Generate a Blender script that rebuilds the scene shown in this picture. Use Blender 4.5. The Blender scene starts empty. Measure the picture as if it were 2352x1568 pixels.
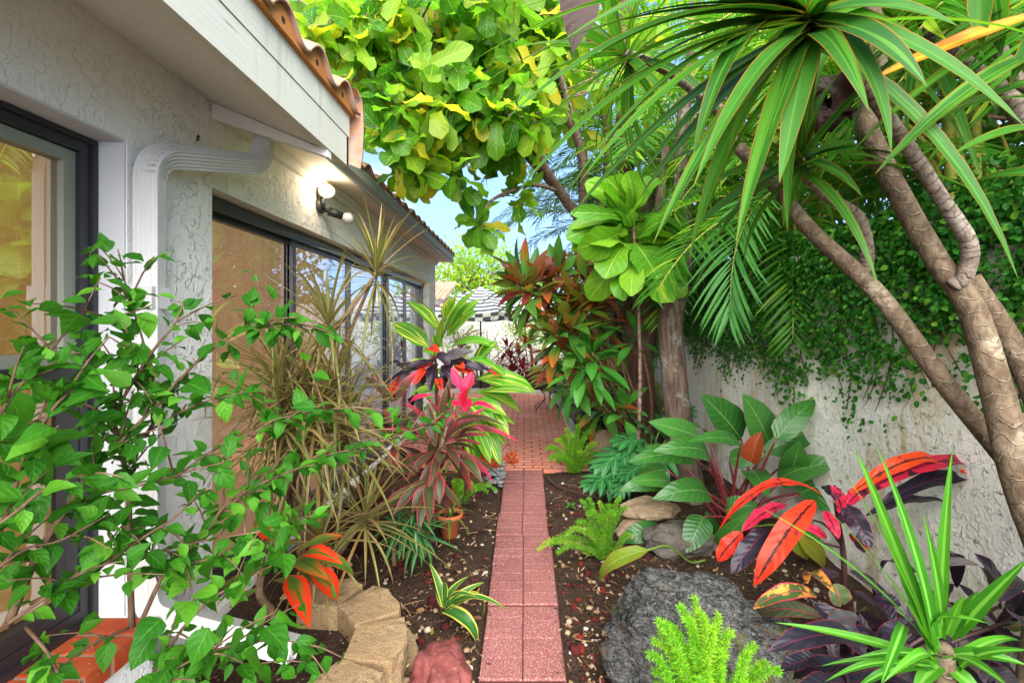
import bpy, bmesh, math, random
import numpy as np
from mathutils import Vector, noise as mnoise
R = math.radians
rng = np.random.default_rng(11)
random.seed(5)
SC = bpy.context.scene
COL = SC.collection
# ---------------------------------------------------------------- photo -> place
F, U0, V0, H = 1050.0, 1205.0, 745.0, 1.55      # pixels of the 2352 px wide photograph
CAM = np.array([0, 0, H])
def P(u, v, y): return np.array([(u-U0)*y/F, y, H-(v-V0)*y/F])
def G(u, v, z=0.0): return P(u, v, (H-z)*F/(v-V0))
def conv(sc, ox, oy): return lambda x, y: (ox+sc*x, oy+sc*y)
Z3 = conv(.4667, 1254.4, 0); Z4 = conv(.4, 0, 470.4); Z5 = conv(.35, 0, 1019.2); Z6 = conv(.35, 705.6, 1019.2)
Z7 = conv(.45, 1332.8, 862.4); Z8 = conv(.375, 901.6, 509.6); Z9 = conv(.3, 431.2, 431.2); Z10 = conv(.325, 548.8, 823.2)
ZD = conv(1, 0, 0)
def hexc(h):
    c = [int(h[i:i+2], 16)/255 for i in (0, 2, 4)]
    return tuple(x/12.92 if x <= .04045 else ((x+.055)/1.055)**2.4 for x in c)
def nrm(a): return a/np.maximum(np.linalg.norm(a, axis=-1, keepdims=True), 1e-9)
UP = np.array([0, 0, 1.0])
# ---------------------------------------------------------------- mesh builder
class MB:
    def __init__(s):
        s.v = []; s.q = []; s.uv = []; s.r = []; s.poly = []; s.n = 0
    def grid(s, pos, rnd=None):
        n, a, b = pos.shape[:3]
        s.v.append(pos.reshape(-1, 3))
        idx = np.arange(n*a*b).reshape(n, a, b)+s.n
        q = np.stack([idx[:, :-1, :-1], idx[:, :-1, 1:], idx[:, 1:, 1:], idx[:, 1:, :-1]], -1).reshape(-1, 4)
        s.q.append(q)
        U, V = np.meshgrid(np.linspace(0, 1, b), np.linspace(0, 1, a))
        uv = np.stack([U, V], -1)
        uq = np.stack([uv[:-1, :-1], uv[:-1, 1:], uv[1:, 1:], uv[1:, :-1]], -2).reshape(-1, 4, 2)
        s.uv.append(np.tile(uq, (n, 1, 1)))
        rnd = rng.random(n) if rnd is None else np.broadcast_to(rnd, (n,))
        s.r.append(np.repeat(rnd, a*b)); s.n += n*a*b
    def raw(s, verts, quads=None, polys=None, uvq=None, rnd=0.5):
        verts = np.asarray(verts, float); k = len(verts)
        s.v.append(verts); s.r.append(np.full(k, rnd))
        if quads is not None and len(quads):
            q = np.asarray(quads, int)
            s.q.append(q+s.n); s.uv.append(np.zeros((len(q), 4, 2)) if uvq is None else np.asarray(uvq, float))
        for p in polys or []: s.poly.append([i+s.n for i in p])
        s.n += k
    def box(s, x0, x1, y0, y1, z0, z1, rnd=.5):
        v = [(x, y, z) for x in (x0, x1) for y in (y0, y1) for z in (z0, z1)]
        q = [(0, 1, 3, 2), (4, 6, 7, 5), (0, 4, 5, 1), (2, 3, 7, 6), (0, 2, 6, 4), (1, 5, 7, 3)]
        s.raw(v, q, rnd=rnd)
    def prism(s, pts, axis, a, b, rnd=.5):
        """polygon pts (2-D) extruded along axis (0,1,2) from a to b"""
        k = len(pts)
        def mk(p, t):
            o = list(p); o.insert(axis, t); return o
        v = [mk(p, a) for p in pts]+[mk(p, b) for p in pts]
        q = [(i, (i+1) % k, k+(i+1) % k, k+i) for i in range(k)]
        s.raw(v, q, [list(range(k))[::-1], list(range(k, 2*k))], rnd=rnd)
    def tube(s, pts, r, sides=8, sub=4, cap=True, flat=None, rnd=.5):
        pts = np.asarray(pts, float); r = np.broadcast_to(np.asarray(r, float), (len(pts),)).copy()
        pts, r = spline(pts, r, sub)
        d = np.gradient(pts, axis=0); d = nrm(d)
        ref = np.array([0, 0, 1.0]) if abs(d[0][2]) < .8 else np.array([1.0, 0, 0])
        u = nrm(np.cross(d[0], ref)); us = [u]
        for i in range(1, len(pts)):
            u = us[-1]-d[i]*np.dot(us[-1], d[i]); us.append(u/max(np.linalg.norm(u), 1e-9))
        us = np.array(us); w = np.cross(d, us)
        L = np.concatenate([[0], np.cumsum(np.linalg.norm(np.diff(pts, axis=0), axis=1))])
        a = np.linspace(0, 2*np.pi, sides+1)
        pos = pts[:, None]+r[:, None, None]*(np.cos(a)[None, :, None]*us[:, None]+np.sin(a)[None, :, None]*w[:, None])
        m = len(pts)
        V = pos[:, :sides].reshape(-1, 3); q = []; uq = []
        for i in range(m-1):
            for j in range(sides):
                k = (j+1) % sides
                q.append((i*sides+j, i*sides+k, (i+1)*sides+k, (i+1)*sides+j))
                uq.append(((j/sides, L[i]), ((j+1)/sides, L[i]), ((j+1)/sides, L[i+1]), (j/sides, L[i+1])))
        s.raw(V, q, [list(range(sides))[::-1], [(m-1)*sides+j for j in range(sides)]] if cap else None, uq, rnd)
    def lathe(s, c, prof, n=20, rnd=.5):
        a = np.linspace(0, 2*np.pi, n+1)[:-1]
        V = [(c[0]+r*math.cos(t), c[1]+r*math.sin(t), c[2]+z) for r, z in prof for t in a]
        q = [(i*n+j, i*n+(j+1) % n, (i+1)*n+(j+1) % n, (i+1)*n+j) for i in range(len(prof)-1) for j in range(n)]
        s.raw(V, q, rnd=rnd)
    def clamp(s, ax, lo=None, hi=None):
        for v in s.v:
            if lo is not None: v[:, ax] = np.maximum(v[:, ax], lo)
            if hi is not None: v[:, ax] = np.minimum(v[:, ax], hi)
    def obj(s, name, mat, parent=None, smooth=True, label=None):
        me = bpy.data.meshes.new(name)
        V = np.concatenate(s.v); o0 = origin(parent)
        V = V-np.array(o0)
        q = np.concatenate(s.q) if s.q else np.zeros((0, 4), int)
        uv = np.concatenate(s.uv).reshape(-1, 2) if s.uv else np.zeros((0, 2))
        pl = np.array([i for p in s.poly for i in p], int)
        loops = np.concatenate([q.reshape(-1), pl]); nf = len(q)+len(s.poly)
        st = np.concatenate([np.arange(len(q))*4, len(q)*4+np.concatenate([[0], np.cumsum([len(p) for p in s.poly])[:-1]]) if s.poly else []]).astype(int)
        me.vertices.add(len(V)); me.vertices.foreach_set('co', V.astype(np.float32).ravel())
        me.loops.add(len(loops)); me.loops.foreach_set('vertex_index', loops.astype(np.int32))
        me.polygons.add(nf); me.polygons.foreach_set('loop_start', st.astype(np.int32))
        ul = me.uv_layers.new(name='UVMap')
        uvf = np.concatenate([uv, np.zeros((len(pl), 2))]).astype(np.float32)
        me.update(calc_edges=True)
        ul.data.foreach_set('uv', uvf.ravel())
        at = me.attributes.new('rnd', 'FLOAT', 'POINT'); at.data.foreach_set('value', np.concatenate(s.r).astype(np.float32))
        me.polygons.foreach_set('use_smooth', [smooth]*nf)
        me.validate()
        if mat: me.materials.append(mat)
        ob = bpy.data.objects.new(name, me); COL.objects.link(ob)
        if parent is not None: ob.parent = parent
        if label: ob['label'] = label
        return ob
def origin(o):
    p = np.zeros(3)
    while o is not None: p = p+np.array(o.location); o = o.parent
    return p
def spline(p, r, sub):
    if sub <= 1 or len(p) < 3: 
        if sub <= 1 or len(p) < 2: return p, r
    e = np.vstack([2*p[0]-p[1], p, 2*p[-1]-p[-2]]); out = []; ro = []
    for i in range(len(p)-1):
        p0, p1, p2, p3 = e[i:i+4]
        for t in np.linspace(0, 1, sub, endpoint=False):
            out.append(.5*((2*p1)+(-p0+p2)*t+(2*p0-5*p1+4*p2-p3)*t*t+(-p0+3*p1-3*p2+p3)*t**3)); ro.append(r[i]*(1-t)+r[i+1]*t)
    out.append(p[-1]); ro.append(r[-1])
    return np.array(out), np.array(ro)
def along(pts, n, jitter=0, a=0., b=1.):
    """n points and tangents along a smoothed polyline"""
    p, _ = spline(np.asarray(pts, float), np.zeros(len(pts)), 6)
    L = np.concatenate([[0], np.cumsum(np.linalg.norm(np.diff(p, axis=0), axis=1))]); L /= L[-1]
    t = np.linspace(a, b, n) if not jitter else np.sort(a+(b-a)*rng.random(n))
    q = np.stack([np.interp(t, L, p[:, k]) for k in range(3)], 1)
    d = np.stack([np.interp(t, L, np.gradient(p[:, k])) for k in range(3)], 1)
    return q, nrm(d), t
# ---------------------------------------------------------------- leaves
PR = {
 'strap': ([0, .08, .35, .7, .9, 1], [.8, .9, 1, .62, .25, .01]),
 'blade': ([0, .1, .4, .75, 1], [.5, .8, 1, .6, .01]),
 'lance': ([0, .12, .4, .7, .9, 1], [.1, .5, 1, .72, .28, .01]),
 'ti': ([0, .16, .26, .42, .6, .8, .93, 1], [.09, .11, .45, .93, 1, .68, .25, .01]),
 'ovate': ([0, .05, .15, .35, .6, .85, 1], [.06, .5, .85, 1, .74, .26, .01]),
 'heart': ([0, .06, .2, .4, .65, .87, 1], [.25, .75, 1, .95, .62, .2, .01]),
 'fiddle': ([0, .06, .2, .36, .52, .72, .9, 1], [.12, .5, .68, .6, .85, 1, .72, .15]),
 'paddle': ([0, .05, .18, .42, .7, .9, 1], [.2, .7, .96, 1, .72, .3, .01]),
 'croton': ([0, .1, .3, .55, .8, .93, 1], [.15, .6, .95, 1, .75, .35, .02]),
 'round': ([0, .1, .3, .55, .8, 1], [.2, .75, 1, .95, .6, .03]),
 'ginger': ([0, .08, .25, .5, .75, .92, 1], [.06, .4, .85, 1, .72, .28, .01]),
}
def prof(k, t): return np.interp(t, *PR[k])
def arc(mb, p, d, n, L, W, pr, bend=.6, fold=.25, S=6, C=2, wave=0., wf=2.5, rnd=None, bpow=1., roll=None):
    p = np.atleast_2d(p).astype(float); k = len(p)
    d = nrm(np.broadcast_to(d, (k, 3))); n = np.broadcast_to(n, (k, 3))
    n = n-d*(n*d).sum(-1, keepdims=True)
    bad = np.linalg.norm(n, axis=1) < 1e-3
    n = nrm(np.where(bad[:, None], np.cross(d, [1, .3, 0.2]), n)); sd = np.cross(d, n)
    if roll is not None:
        cr, sr = np.cos(roll)[:, None], np.sin(roll)[:, None]
        n, sd = n*cr+sd*sr, sd*cr-n*sr
    B = lambda x: np.broadcast_to(np.asarray(x, float), (k,))
    L, W, bend, fold = B(L), B(W), B(bend), B(fold)
    ts = np.linspace(0, 1, S+1); tm = (ts[1:]+ts[:-1])/2
    a = bend[:, None]*tm[None]**bpow
    dd = d[:, None]*np.cos(a)[..., None]-n[:, None]*np.sin(a)[..., None]
    pos = np.concatenate([p[:, None], p[:, None]+np.cumsum(dd*(L/S)[:, None, None], 1)], 1)
    a2 = bend[:, None]*ts[None]**bpow
    nn = n[:, None]*np.cos(a2)[..., None]+d[:, None]*np.sin(a2)[..., None]
    _blade(mb, pos, nn, np.broadcast_to(sd[:, None], nn.shape), W, pr, fold, ts, C, wave, wf, rnd)
def chord(mb, A, B_, n, W, arch, pr, fold=.2, S=8, C=2, wave=0., wf=2.5, rnd=None):
    A = np.atleast_2d(A).astype(float); B_ = np.atleast_2d(B_).astype(float); k = len(A)
    ab = B_-A; Ls = np.linalg.norm(ab, axis=1)
    d = nrm(ab); n = np.broadcast_to(n, (k, 3)); n = nrm(n-d*(n*d).sum(-1, keepdims=True))
    arch = np.broadcast_to(np.asarray(arch, float), (k,)); ts = np.linspace(0, 1, S+1)
    h = (arch*Ls)[:, None]*4*ts*(1-ts); dh = arch[:, None]*4*(1-2*ts)
    pos = A[:, None]+ab[:, None]*ts[None, :, None]+n[:, None]*h[..., None]
    td = nrm(d[:, None]+n[:, None]*dh[..., None]); sd = np.broadcast_to(np.cross(d, n)[:, None], td.shape)
    nn = np.cross(sd, td)
    Bc = lambda x: np.broadcast_to(np.asarray(x, float), (k,))
    _blade(mb, pos, nn, sd, Bc(W), pr, Bc(fold), ts, C, wave, wf, rnd)
def _blade(mb, pos, nn, sd, W, pr, fold, ts, C, wave, wf, rnd):
    k = len(pos)
    w = W[:, None]*prof(pr, ts)[None]/2
    u = np.linspace(-1, 1, C+1)
    cf, sf = np.cos(fold)[:, None, None, None], np.sin(fold)[:, None, None, None]
    au = np.abs(u)[None, None, :, None]
    q = pos[:, :, None]+(sd[:, :, None]*cf*u[None, None, :, None]+nn[:, :, None]*sf*au)*w[:, :, None, None]
    if wave:
        ph = rng.random(k)[:, None, None]*6.28
        ww = np.sin(ts[None, :, None]*6.283*wf+ph+(u > 0)[None, None, :]*2.1)*np.abs(u)[None, None, :]**1.5*wave
        q = q+nn[:, :, None]*(ww*w[:, :, None])[..., None]
    mb.grid(q, rnd)
def rosette(mb, c, axis, n, L, W, a0, a1, bend, pr, fold=.3, S=7, C=2, wave=0, Lv=.15, squash=None, ofs=0.0, rnd=None):
    axis = nrm(np.asarray(axis, float)); ref = np.array([0, 0, 1.]) if abs(axis[2]) < .9 else np.array([1., 0, 0])
    e1 = nrm(np.cross(axis, ref)); e2 = np.cross(axis, e1)
    i = np.arange(n); az = i*2.39996+rng.random()*6; f = (i+.5)/n
    pol = R(a0)+(R(a1)-R(a0))*f**.8+rng.normal(0, .08, n)
    az = az+rng.normal(0, .15, n)
    rad = np.cos(az)[:, None]*e1+np.sin(az)[:, None]*e2
    d = np.cos(pol)[:, None]*axis+np.sin(pol)[:, None]*rad
    nm = np.sin(pol)[:, None]*axis-np.cos(pol)[:, None]*rad
    g = 1-.35*np.exp(-f*6)
    Ls = L*g*(1+rng.normal(0, Lv, n)); b = bend*(.35+.9*f)*(1+rng.normal(0, .2, n))
    p = np.asarray(c)-axis*(f*ofs)[:, None]
    # gravity: droop in world space for leaves lying outward
    nm = nrm(nm*.75+UP*.35)
    arc(mb, p, d, nm, Ls, W*(.85+.3*rng.random(n)), pr, b, fold, S, C, wave, rnd=rnd if rnd is not None else rng.random(n))
def hero(mb, cv, sc, lst, Y, pr, arch=.08, dY=0., fold=.2, C=2, S=8, wave=0., wf=2.5, face=.55, rnd=None, up=.7, jit=.12, nj=.12):
    """leaves given by where they start and end in the photograph and how far away they are"""
    for it in lst:
        x0, y0, x1, y1, w = it[:5]; ar = it[5] if len(it) > 5 and it[5] is not None else arch
        dy = it[6] if len(it) > 6 else dY+rng.normal(0, jit)
        yb = it[7] if len(it) > 7 else Y
        A = P(*cv(x0, y0), yb); B_ = P(*cv(x1, y1), max(yb+dy, .4))
        n = nrm(nrm(CAM-A)*face+UP*up+rng.normal(0, nj, 3))
        chord(mb, A, B_, n, w*sc*(yb+dy*.5)/F, ar, pr, fold, S, C, wave, wf, rnd=rng.random() if rnd is None else rnd)
# ---------------------------------------------------------------- things
def tag(o, label, cat, group=None, kind=None):
    if label: o['label'] = label
    if cat: o['category'] = cat
    if group: o['group'] = group
    if kind: o['kind'] = kind
    return o
def thing(name, label, cat, loc, group=None):
    o = bpy.data.objects.new(name, None); COL.objects.link(o); o.location = tuple(float(x) for x in loc)
    o.empty_display_size = .1
    return tag(o, label, cat, group)
# ---------------------------------------------------------------- materials
class NT:
    def __init__(s, name):
        s.m = bpy.data.materials.new(name); s.m.use_nodes = True; s.t = s.m.node_tree; s.t.nodes.clear()
        s.out = s.t.nodes.new('ShaderNodeOutputMaterial'); s._uv = None
    def n(s, typ, ins=None, **pr):
        x = s.t.nodes.new(typ)
        for k, v in pr.items(): setattr(x, k, v)
        for k, v in (ins or {}).items():
            if hasattr(v, 'is_linked'): s.t.links.new(v, x.inputs[k])
            else: x.inputs[k].default_value = v
        return x
    def math(s, op, a, b=0., clamp=False): return s.n('ShaderNodeMath', {0: a, 1: b}, operation=op, use_clamp=clamp).outputs[0]
    def mix(s, f, a, b, mode='MIX'):
        c = lambda v: v if hasattr(v, 'is_linked') else (*v[:3], 1)
        return s.n('ShaderNodeMix', {0: f, 6: c(a), 7: c(b)}, data_type='RGBA', blend_type=mode).outputs[2]
    def obj(s): return s.n('ShaderNodeTexCoord').outputs['Object']
    def pos(s): return s.n('ShaderNodeNewGeometry').outputs['Position']
    def noise(s, scale, detail=3, vec=None, rough=.5, dist=0.): 
        return s.n('ShaderNodeTexNoise', {'Vector': vec if vec is not None else s.obj(), 'Scale': scale, 'Detail': detail, 'Roughness': rough, 'Distortion': dist}).outputs[0]
    def sc(s, vec, xyz): return s.n('ShaderNodeVectorMath', {0: vec, 1: xyz}, operation='MULTIPLY').outputs[0]
    def ramp(s, f, stops, interp='LINEAR'):
        x = s.n('ShaderNodeValToRGB', {0: f}); r = x.color_ramp; r.interpolation = interp
        while len(r.elements) < len(stops): r.elements.new(.5)
        for e, (p, c) in zip(r.elements, stops): e.position = p; e.color = (*c, 1) if not isinstance(c, (int, float)) else (c, c, c, 1)
        return x.outputs[0]
    def step(s, f, a, b): return s.n('ShaderNodeMapRange', {0: f, 1: a, 2: b, 3: 0., 4: 1.}, interpolation_type='SMOOTHSTEP').outputs[0]
    def uv(s):
        if s._uv is None: s._uv = s.n('ShaderNodeSeparateXYZ', {0: s.n('ShaderNodeUVMap').outputs[0]}).outputs
        return s._uv[0], s._uv[1]
    def rnd(s): return s.n('ShaderNodeAttribute', attribute_name='rnd').outputs['Fac']
    def fin(s, col, rough=.6, spec=.4, bump=None, bs=.5, bd=.01, trans=0., tcol=None, metal=0., emit=None):
        ins = {'Base Color': col if hasattr(col, 'is_linked') else (*col, 1), 'Roughness': rough, 'Specular IOR Level': spec, 'Metallic': metal}
        if emit: ins['Emission Color'] = (*emit[0], 1); ins['Emission Strength'] = emit[1]
        b = s.n('ShaderNodeBsdfPrincipled', ins)
        if bump is not None:
            bn = s.n('ShaderNodeBump', {'Height': bump, 'Strength': bs, 'Distance': bd}).outputs[0]; s.t.links.new(bn, b.inputs['Normal'])
        o = b.outputs[0]
        if trans:
            tr = s.n('ShaderNodeBsdfTranslucent', {0: tcol if hasattr(tcol, 'is_linked') else (*tcol, 1)})
            o = s.n('ShaderNodeMixShader', {0: trans, 1: o, 2: tr.outputs[0]}).outputs[0]
        s.t.links.new(o, s.out.inputs[0]); return s.m
def leaf_mat(name, c1, c2, vein=None, vw=.06, edge=None, ew=.82, lat=None, latc=None, blotch=None, tip=None, under=None, rough=.45, spec=.18, trans=.3, tmul=2.2, tcol=None, spots=0.0, streak=None, c3=None, vn=0.):
    t = NT(name); u, v = t.uv(); r = t.rnd()
    a = t.math('MULTIPLY', t.math('ABSOLUTE', t.math('SUBTRACT', u, .5)), 2)
    f = t.math('ADD', t.math('MULTIPLY', r, .8), t.math('MULTIPLY', t.math('SUBTRACT', t.noise(14, 3), .5), .7), True)
    c = t.mix(f, c1, c2)
    if c3: c = t.mix(t.step(r, .82, .95), c, c3)
    if streak:   # lengthwise oblique stripes: (colour, frequency, slope, threshold)
        k = t.n('ShaderNodeCombineXYZ', {0: t.math('SUBTRACT', t.math('MULTIPLY', v, streak[1]), t.math('MULTIPLY', a, streak[1]*streak[2])), 1: t.math('MULTIPLY', u, 2.), 2: t.math('MULTIPLY', r, 30)}).outputs[0]
        c = t.mix(t.step(t.noise(1, 2, k), streak[3], streak[3]+.06), c, streak[0])
    if blotch:   # (colour, scale, threshold)
        c = t.mix(t.step(t.noise(blotch[1], 4, rough=.6), blotch[2], blotch[2]+.1), c, blotch[0])
    if tip: c = t.mix(t.math('MULTIPLY', t.step(t.math('ADD', v, t.math('MULTIPLY', t.math('SUBTRACT', t.noise(20), .5), .5)), tip[1], tip[2]), t.step(t.math('ADD', r, 0), 1-tip[3], 1-tip[3]+.25)), c, tip[0])
    h = None
    if lat:      # (number, slope, strength)
        w = t.math('SINE', t.math('MULTIPLY', t.math('SUBTRACT', t.math('MULTIPLY', v, lat[0]), t.math('MULTIPLY', a, lat[1])), 6.283))
        h = t.math('MULTIPLY', w, .5); lm = t.math('MULTIPLY', t.step(w, .86, 1.), lat[2])
        c = t.mix(lm, c, latc or vein or c2)
    if edge: c = t.mix(t.step(a, ew, min(ew+.1, 1.)), c, edge)
    if vein: c = t.mix(t.math('SUBTRACT', 1, t.step(t.math('ADD', a, t.math('MULTIPLY', t.math('SUBTRACT', t.noise(28, 5, rough=.7), .5), vn)) if vn else a, vw*.5, vw)), c, vein)
    if spots: c = t.mix(t.step(t.noise(55, 2), .68, .72), c, (.12, .06, .02))
    cc = c
    if under: cc = t.mix(t.n('ShaderNodeNewGeometry').outputs['Backfacing'], c, under)
    tc = tcol if tcol else t.mix(1., c, (tmul, tmul*.95, tmul*.5), 'MULTIPLY')
    return t.fin(cc, rough, spec, h, .25, .004, trans, tc)
def plain(name, col, rough=.6, spec=.4, var=.25, scale=8, bump=0, metal=0.):
    t = NT(name); nz = t.noise(scale, 4)
    c = t.mix(nz, tuple(x*(1-var) for x in col), tuple(min(1, x*(1+var)) for x in col))
    return t.fin(c, rough, spec, t.noise(scale*8, 4) if bump else None, bump, .005, metal=metal)
def bark(name, c1, c2, c3, ring=0., scale=6, stretch=.15, bs=.8, scar=None):
    t = NT(name); u, v = t.uv()
    k = t.sc(t.obj(), (1, 1, stretch)); nz = t.noise(scale*6, 5, k, .65, .6); big = t.noise(4, 3)
    c = t.mix(t.step(nz, .35, .65), c1, c2); c = t.mix(t.math('MULTIPLY', t.step(big, .52, .68), t.step(t.noise(30, 5, rough=.7), .4, .6)), c, c3); c = t.mix(t.math('MULTIPLY', t.step(t.noise(55, 4, rough=.7), .56, .66), .5), c, tuple(x*.4 for x in c1)); h = nz
    if ring:
        w = t.math('SINE', t.math('MULTIPLY', t.math('ADD', v, t.math('MULTIPLY', t.noise(13, 3), .085)), 6.283*ring))
        br = t.step(t.noise(16, 3), .38, .56); c = t.mix(t.math('MULTIPLY', t.math('MULTIPLY', t.step(w, .80, 1.), .75), br), c, tuple(x*.28 for x in c1)); h = t.math('ADD', t.math('MULTIPLY', t.math('MULTIPLY', t.step(w, .6, 1.), br), -.5), nz)
    if scar:
        s2 = t.math('ABSOLUTE', t.math('SINE', t.math('MULTIPLY', u, 6.283*1.5)))
        w = t.math('SINE', t.math('MULTIPLY', t.math('ADD', t.math('ADD', v, t.math('MULTIPLY', s2, .020)), t.math('MULTIPLY', t.noise(11, 3), .10)), 6.283*scar))
        c = t.mix(t.math('MULTIPLY', t.math('MULTIPLY', t.step(w, .95, 1.), .6), t.step(t.noise(7, 3), .35, .6)), c, c3); h = t.math('ADD', t.math('MULTIPLY', t.step(w, .9, 1.), .5), h)
    return t.fin(c, .85, .2, h, bs, .012)
# ================================================================ MATERIALS
def stucco(name, col, scale=7., bs=.9, bd=.02, stain=None, near=False):
    t = NT(name); p = t.obj()
    wz = t.n('ShaderNodeVectorMath', {0: p, 1: t.n('ShaderNodeTexNoise', {'Vector': p, 'Scale': 5., 'Detail': 3}).outputs[1]}, operation='ADD').outputs[0]
    n1 = t.noise(scale, 4, t.sc(wz, (1, 1, .42)), .5, .15)
    region = t.step(t.noise(1.3, 2, p), .40, .58); z_ = t.n('ShaderNodeSeparateXYZ', {0: p}).outputs[1]
    pl = t.math('MULTIPLY', t.math('ADD', t.step(n1, .50, .535), t.math('MULTIPLY', t.step(t.noise(scale*2.3, 3, t.sc(p, (1, 1, .6))), .57, .61), .5)), t.math('ADD', t.math('MULTIPLY', region, .75), .25))
    if near: pl = t.math('MULTIPLY', pl, t.math('ADD', .28, t.math('MULTIPLY', t.step(z_, -.75, .0), .72)))
    fine = t.noise(90, 3, p)
    h = t.math('ADD', pl, t.math('MULTIPLY', fine, .22))
    c = t.mix(t.noise(2.5, 4, p), tuple(x*.9 for x in col), col)
    c = t.mix(t.math('MULTIPLY', t.math('SUBTRACT', 1, t.step(fine, .3, .5)), .12), c, tuple(x*.5 for x in col))
    if stain:
        s1 = t.noise(2.2, 6, t.sc(p, (1, 1, .35)), .7, 1.2); z = t.n('ShaderNodeSeparateXYZ', {0: p}).outputs[2]
        m = t.math('MULTIPLY', t.step(s1, .46, .62), .75)
        c = t.mix(m, c, stain)
        low = t.math('MULTIPLY', t.math('SUBTRACT', 1, t.step(z, .05, .75)), t.step(t.noise(4, 5, p, .65), .42, .62))
        c = t.mix(t.math('MULTIPLY', low, .6), c, (.22, .20, .09))
        pits = t.math('MULTIPLY', t.step(t.noise(22, 5, t.sc(p, (1, 1, 1.6)), .7, .3), .60, .65), .7)
        c = t.mix(pits, c, (.20, .15, .09)); h = t.math('SUBTRACT', h, t.math('MULTIPLY', pits, 1.2))
    return t.fin(c, .85, .2, h, bs, bd)
m_wall = stucco('house_stucco', (.82, .795, .75), 7., .8, .015, None, True)
m_smooth = stucco('smooth_plaster', (.58, .575, .58), 4., .3, .008)
m_gwall = stucco('garden_wall_stucco', (.88, .85, .79), 11., .8, .014, (.56, .41, .22))
m_fwall = stucco('far_stucco', (.62, .59, .54), 7.)
m_white = plain('white_painted_metal', (.54, .53, .51), .4, .4, .08, 3)
def paint_wood():
    t = NT('painted_fascia'); p = t.obj(); g = t.noise(12, 4, t.sc(p, (1, .06, 6)), .6)
    c = t.mix(g, (.58, .56, .49), (.68, .655, .58)); c = t.mix(t.step(t.noise(30, 5, t.sc(p, (1, .1, 1))), .68, .74), c, (.35, .32, .28)); c = t.mix(t.math('MULTIPLY', t.step(t.noise(5, 5, t.sc(p, (1, 3, .25)), .65), .52, .7), .35), c, (.30, .28, .22))
    return t.fin(c, .6, .3, g, .35, .004)
m_fascia = paint_wood()
m_soffit = plain('soffit_paint', (.70, .67, .62), .8, .2, .06, 5, .2)
m_cream = plain('cream_soffit', (.62, .56, .46), .7, .3, .05, 3)
m_black = plain('black_aluminium', (.018, .019, .022), .35, .5, .3, 5)
m_bronze = plain('bronze_aluminium', (.05, .046, .044), .35, .5, .2, 4)
m_dark = plain('dark_iron', (.012, .012, .013), .5, .5)
m_sash = plain('sash_grey_green', (.22, .23, .18), .5, .4, .1)
def tile_mat():
    t = NT('roof_tile'); n = t.noise(7, 6, rough=.7)
    c = t.mix(t.step(n, .3, .7), (.40, .17, .08), (.46, .30, .22)); c = t.mix(t.step(t.noise(22, 5), .52, .68), c, (.30, .24, .21))
    return t.fin(c, .85, .2, n, .5, .006)
m_tile = tile_mat()
m_clay = plain('orange_clay', (.50, .19, .055), .8, .2, .2, 12, .3)
def glass_mat(name, ior, tint, boost):
    t = NT(name); fr = t.math('ADD', t.n('ShaderNodeFresnel', {0: ior}).outputs[0], boost, True)
    a = t.n('ShaderNodeBsdfTransparent', {0: (*tint, 1)}); g = t.n('ShaderNodeBsdfGlossy', {0: (.95, .97, 1, 1), 1: .015})
    mx = t.n('ShaderNodeMixShader', {0: fr, 1: a.outputs[0], 2: g.outputs[0]}); t.t.links.new(mx.outputs[0], t.out.inputs[0]); return t.m
m_glass = glass_mat('window_glass', 1.55, (.90, .92, .88), .22)
m_glass2 = glass_mat('slider_glass', 1.6, (.9, .9, .9), .34)
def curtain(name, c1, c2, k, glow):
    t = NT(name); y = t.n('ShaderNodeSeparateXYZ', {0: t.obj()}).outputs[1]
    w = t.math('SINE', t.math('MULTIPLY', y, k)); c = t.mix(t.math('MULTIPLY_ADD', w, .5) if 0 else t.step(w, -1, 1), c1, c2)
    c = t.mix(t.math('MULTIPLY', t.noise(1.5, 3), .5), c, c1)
    return t.fin(c, .9, .1, w, .3, .02, emit=((c1[0], c1[1], c1[2]), glow))  # cloth itself emits, standing in for light from presumed room lamps
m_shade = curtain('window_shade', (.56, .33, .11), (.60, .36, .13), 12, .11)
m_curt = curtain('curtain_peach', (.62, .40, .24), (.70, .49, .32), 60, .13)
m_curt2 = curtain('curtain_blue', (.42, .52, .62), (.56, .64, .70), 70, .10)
def brickm():
    t = NT('orange_brick'); n = t.noise(18, 5, rough=.7); c = t.mix(t.step(n, .3, .7), (.34, .042, .012), (.46, .09, .026))
    c = t.mix(t.step(t.noise(60, 3), .68, .74), c, (.75, .5, .35)); return t.fin(c, .8, .25, t.noise(60, 4), .4, .004)
m_brick = brickm()
m_mortar = plain('mortar', (.36, .32, .24), .95, .1, .25, 30, .4)
def slabm():
    t = NT('pink_concrete'); p = t.pos(); n = t.noise(150, 2, p); big = t.noise(3, 5, p, .6); mid = t.noise(40, 3, p)
    r = t.rnd(); b0 = t.mix(r, (.17, .050, .047), (.235, .080, .073))
    c = t.mix(t.step(big, .3, .7), b0, (.25, .088, .08)); c = t.mix(t.math('MULTIPLY', t.step(n, .52, .64), .75), c, (.45, .28, .26))
    c = t.mix(t.math('MULTIPLY', t.step(t.noise(110, 2, p), .58, .68), .6), c, (.17, .035, .035)); c = t.mix(t.math('MULTIPLY', t.step(mid, .6, .75), .3), c, (.2, .05, .04))
    c = t.mix(t.math('SUBTRACT', 1, t.step(r, .06, .14)), c, (.115, .042, .037))  # groove shade painted in: darker colour on the recessed slab base
    return t.fin(c, .9, .15, n, .5, .004)
m_slab = slabm()
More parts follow.
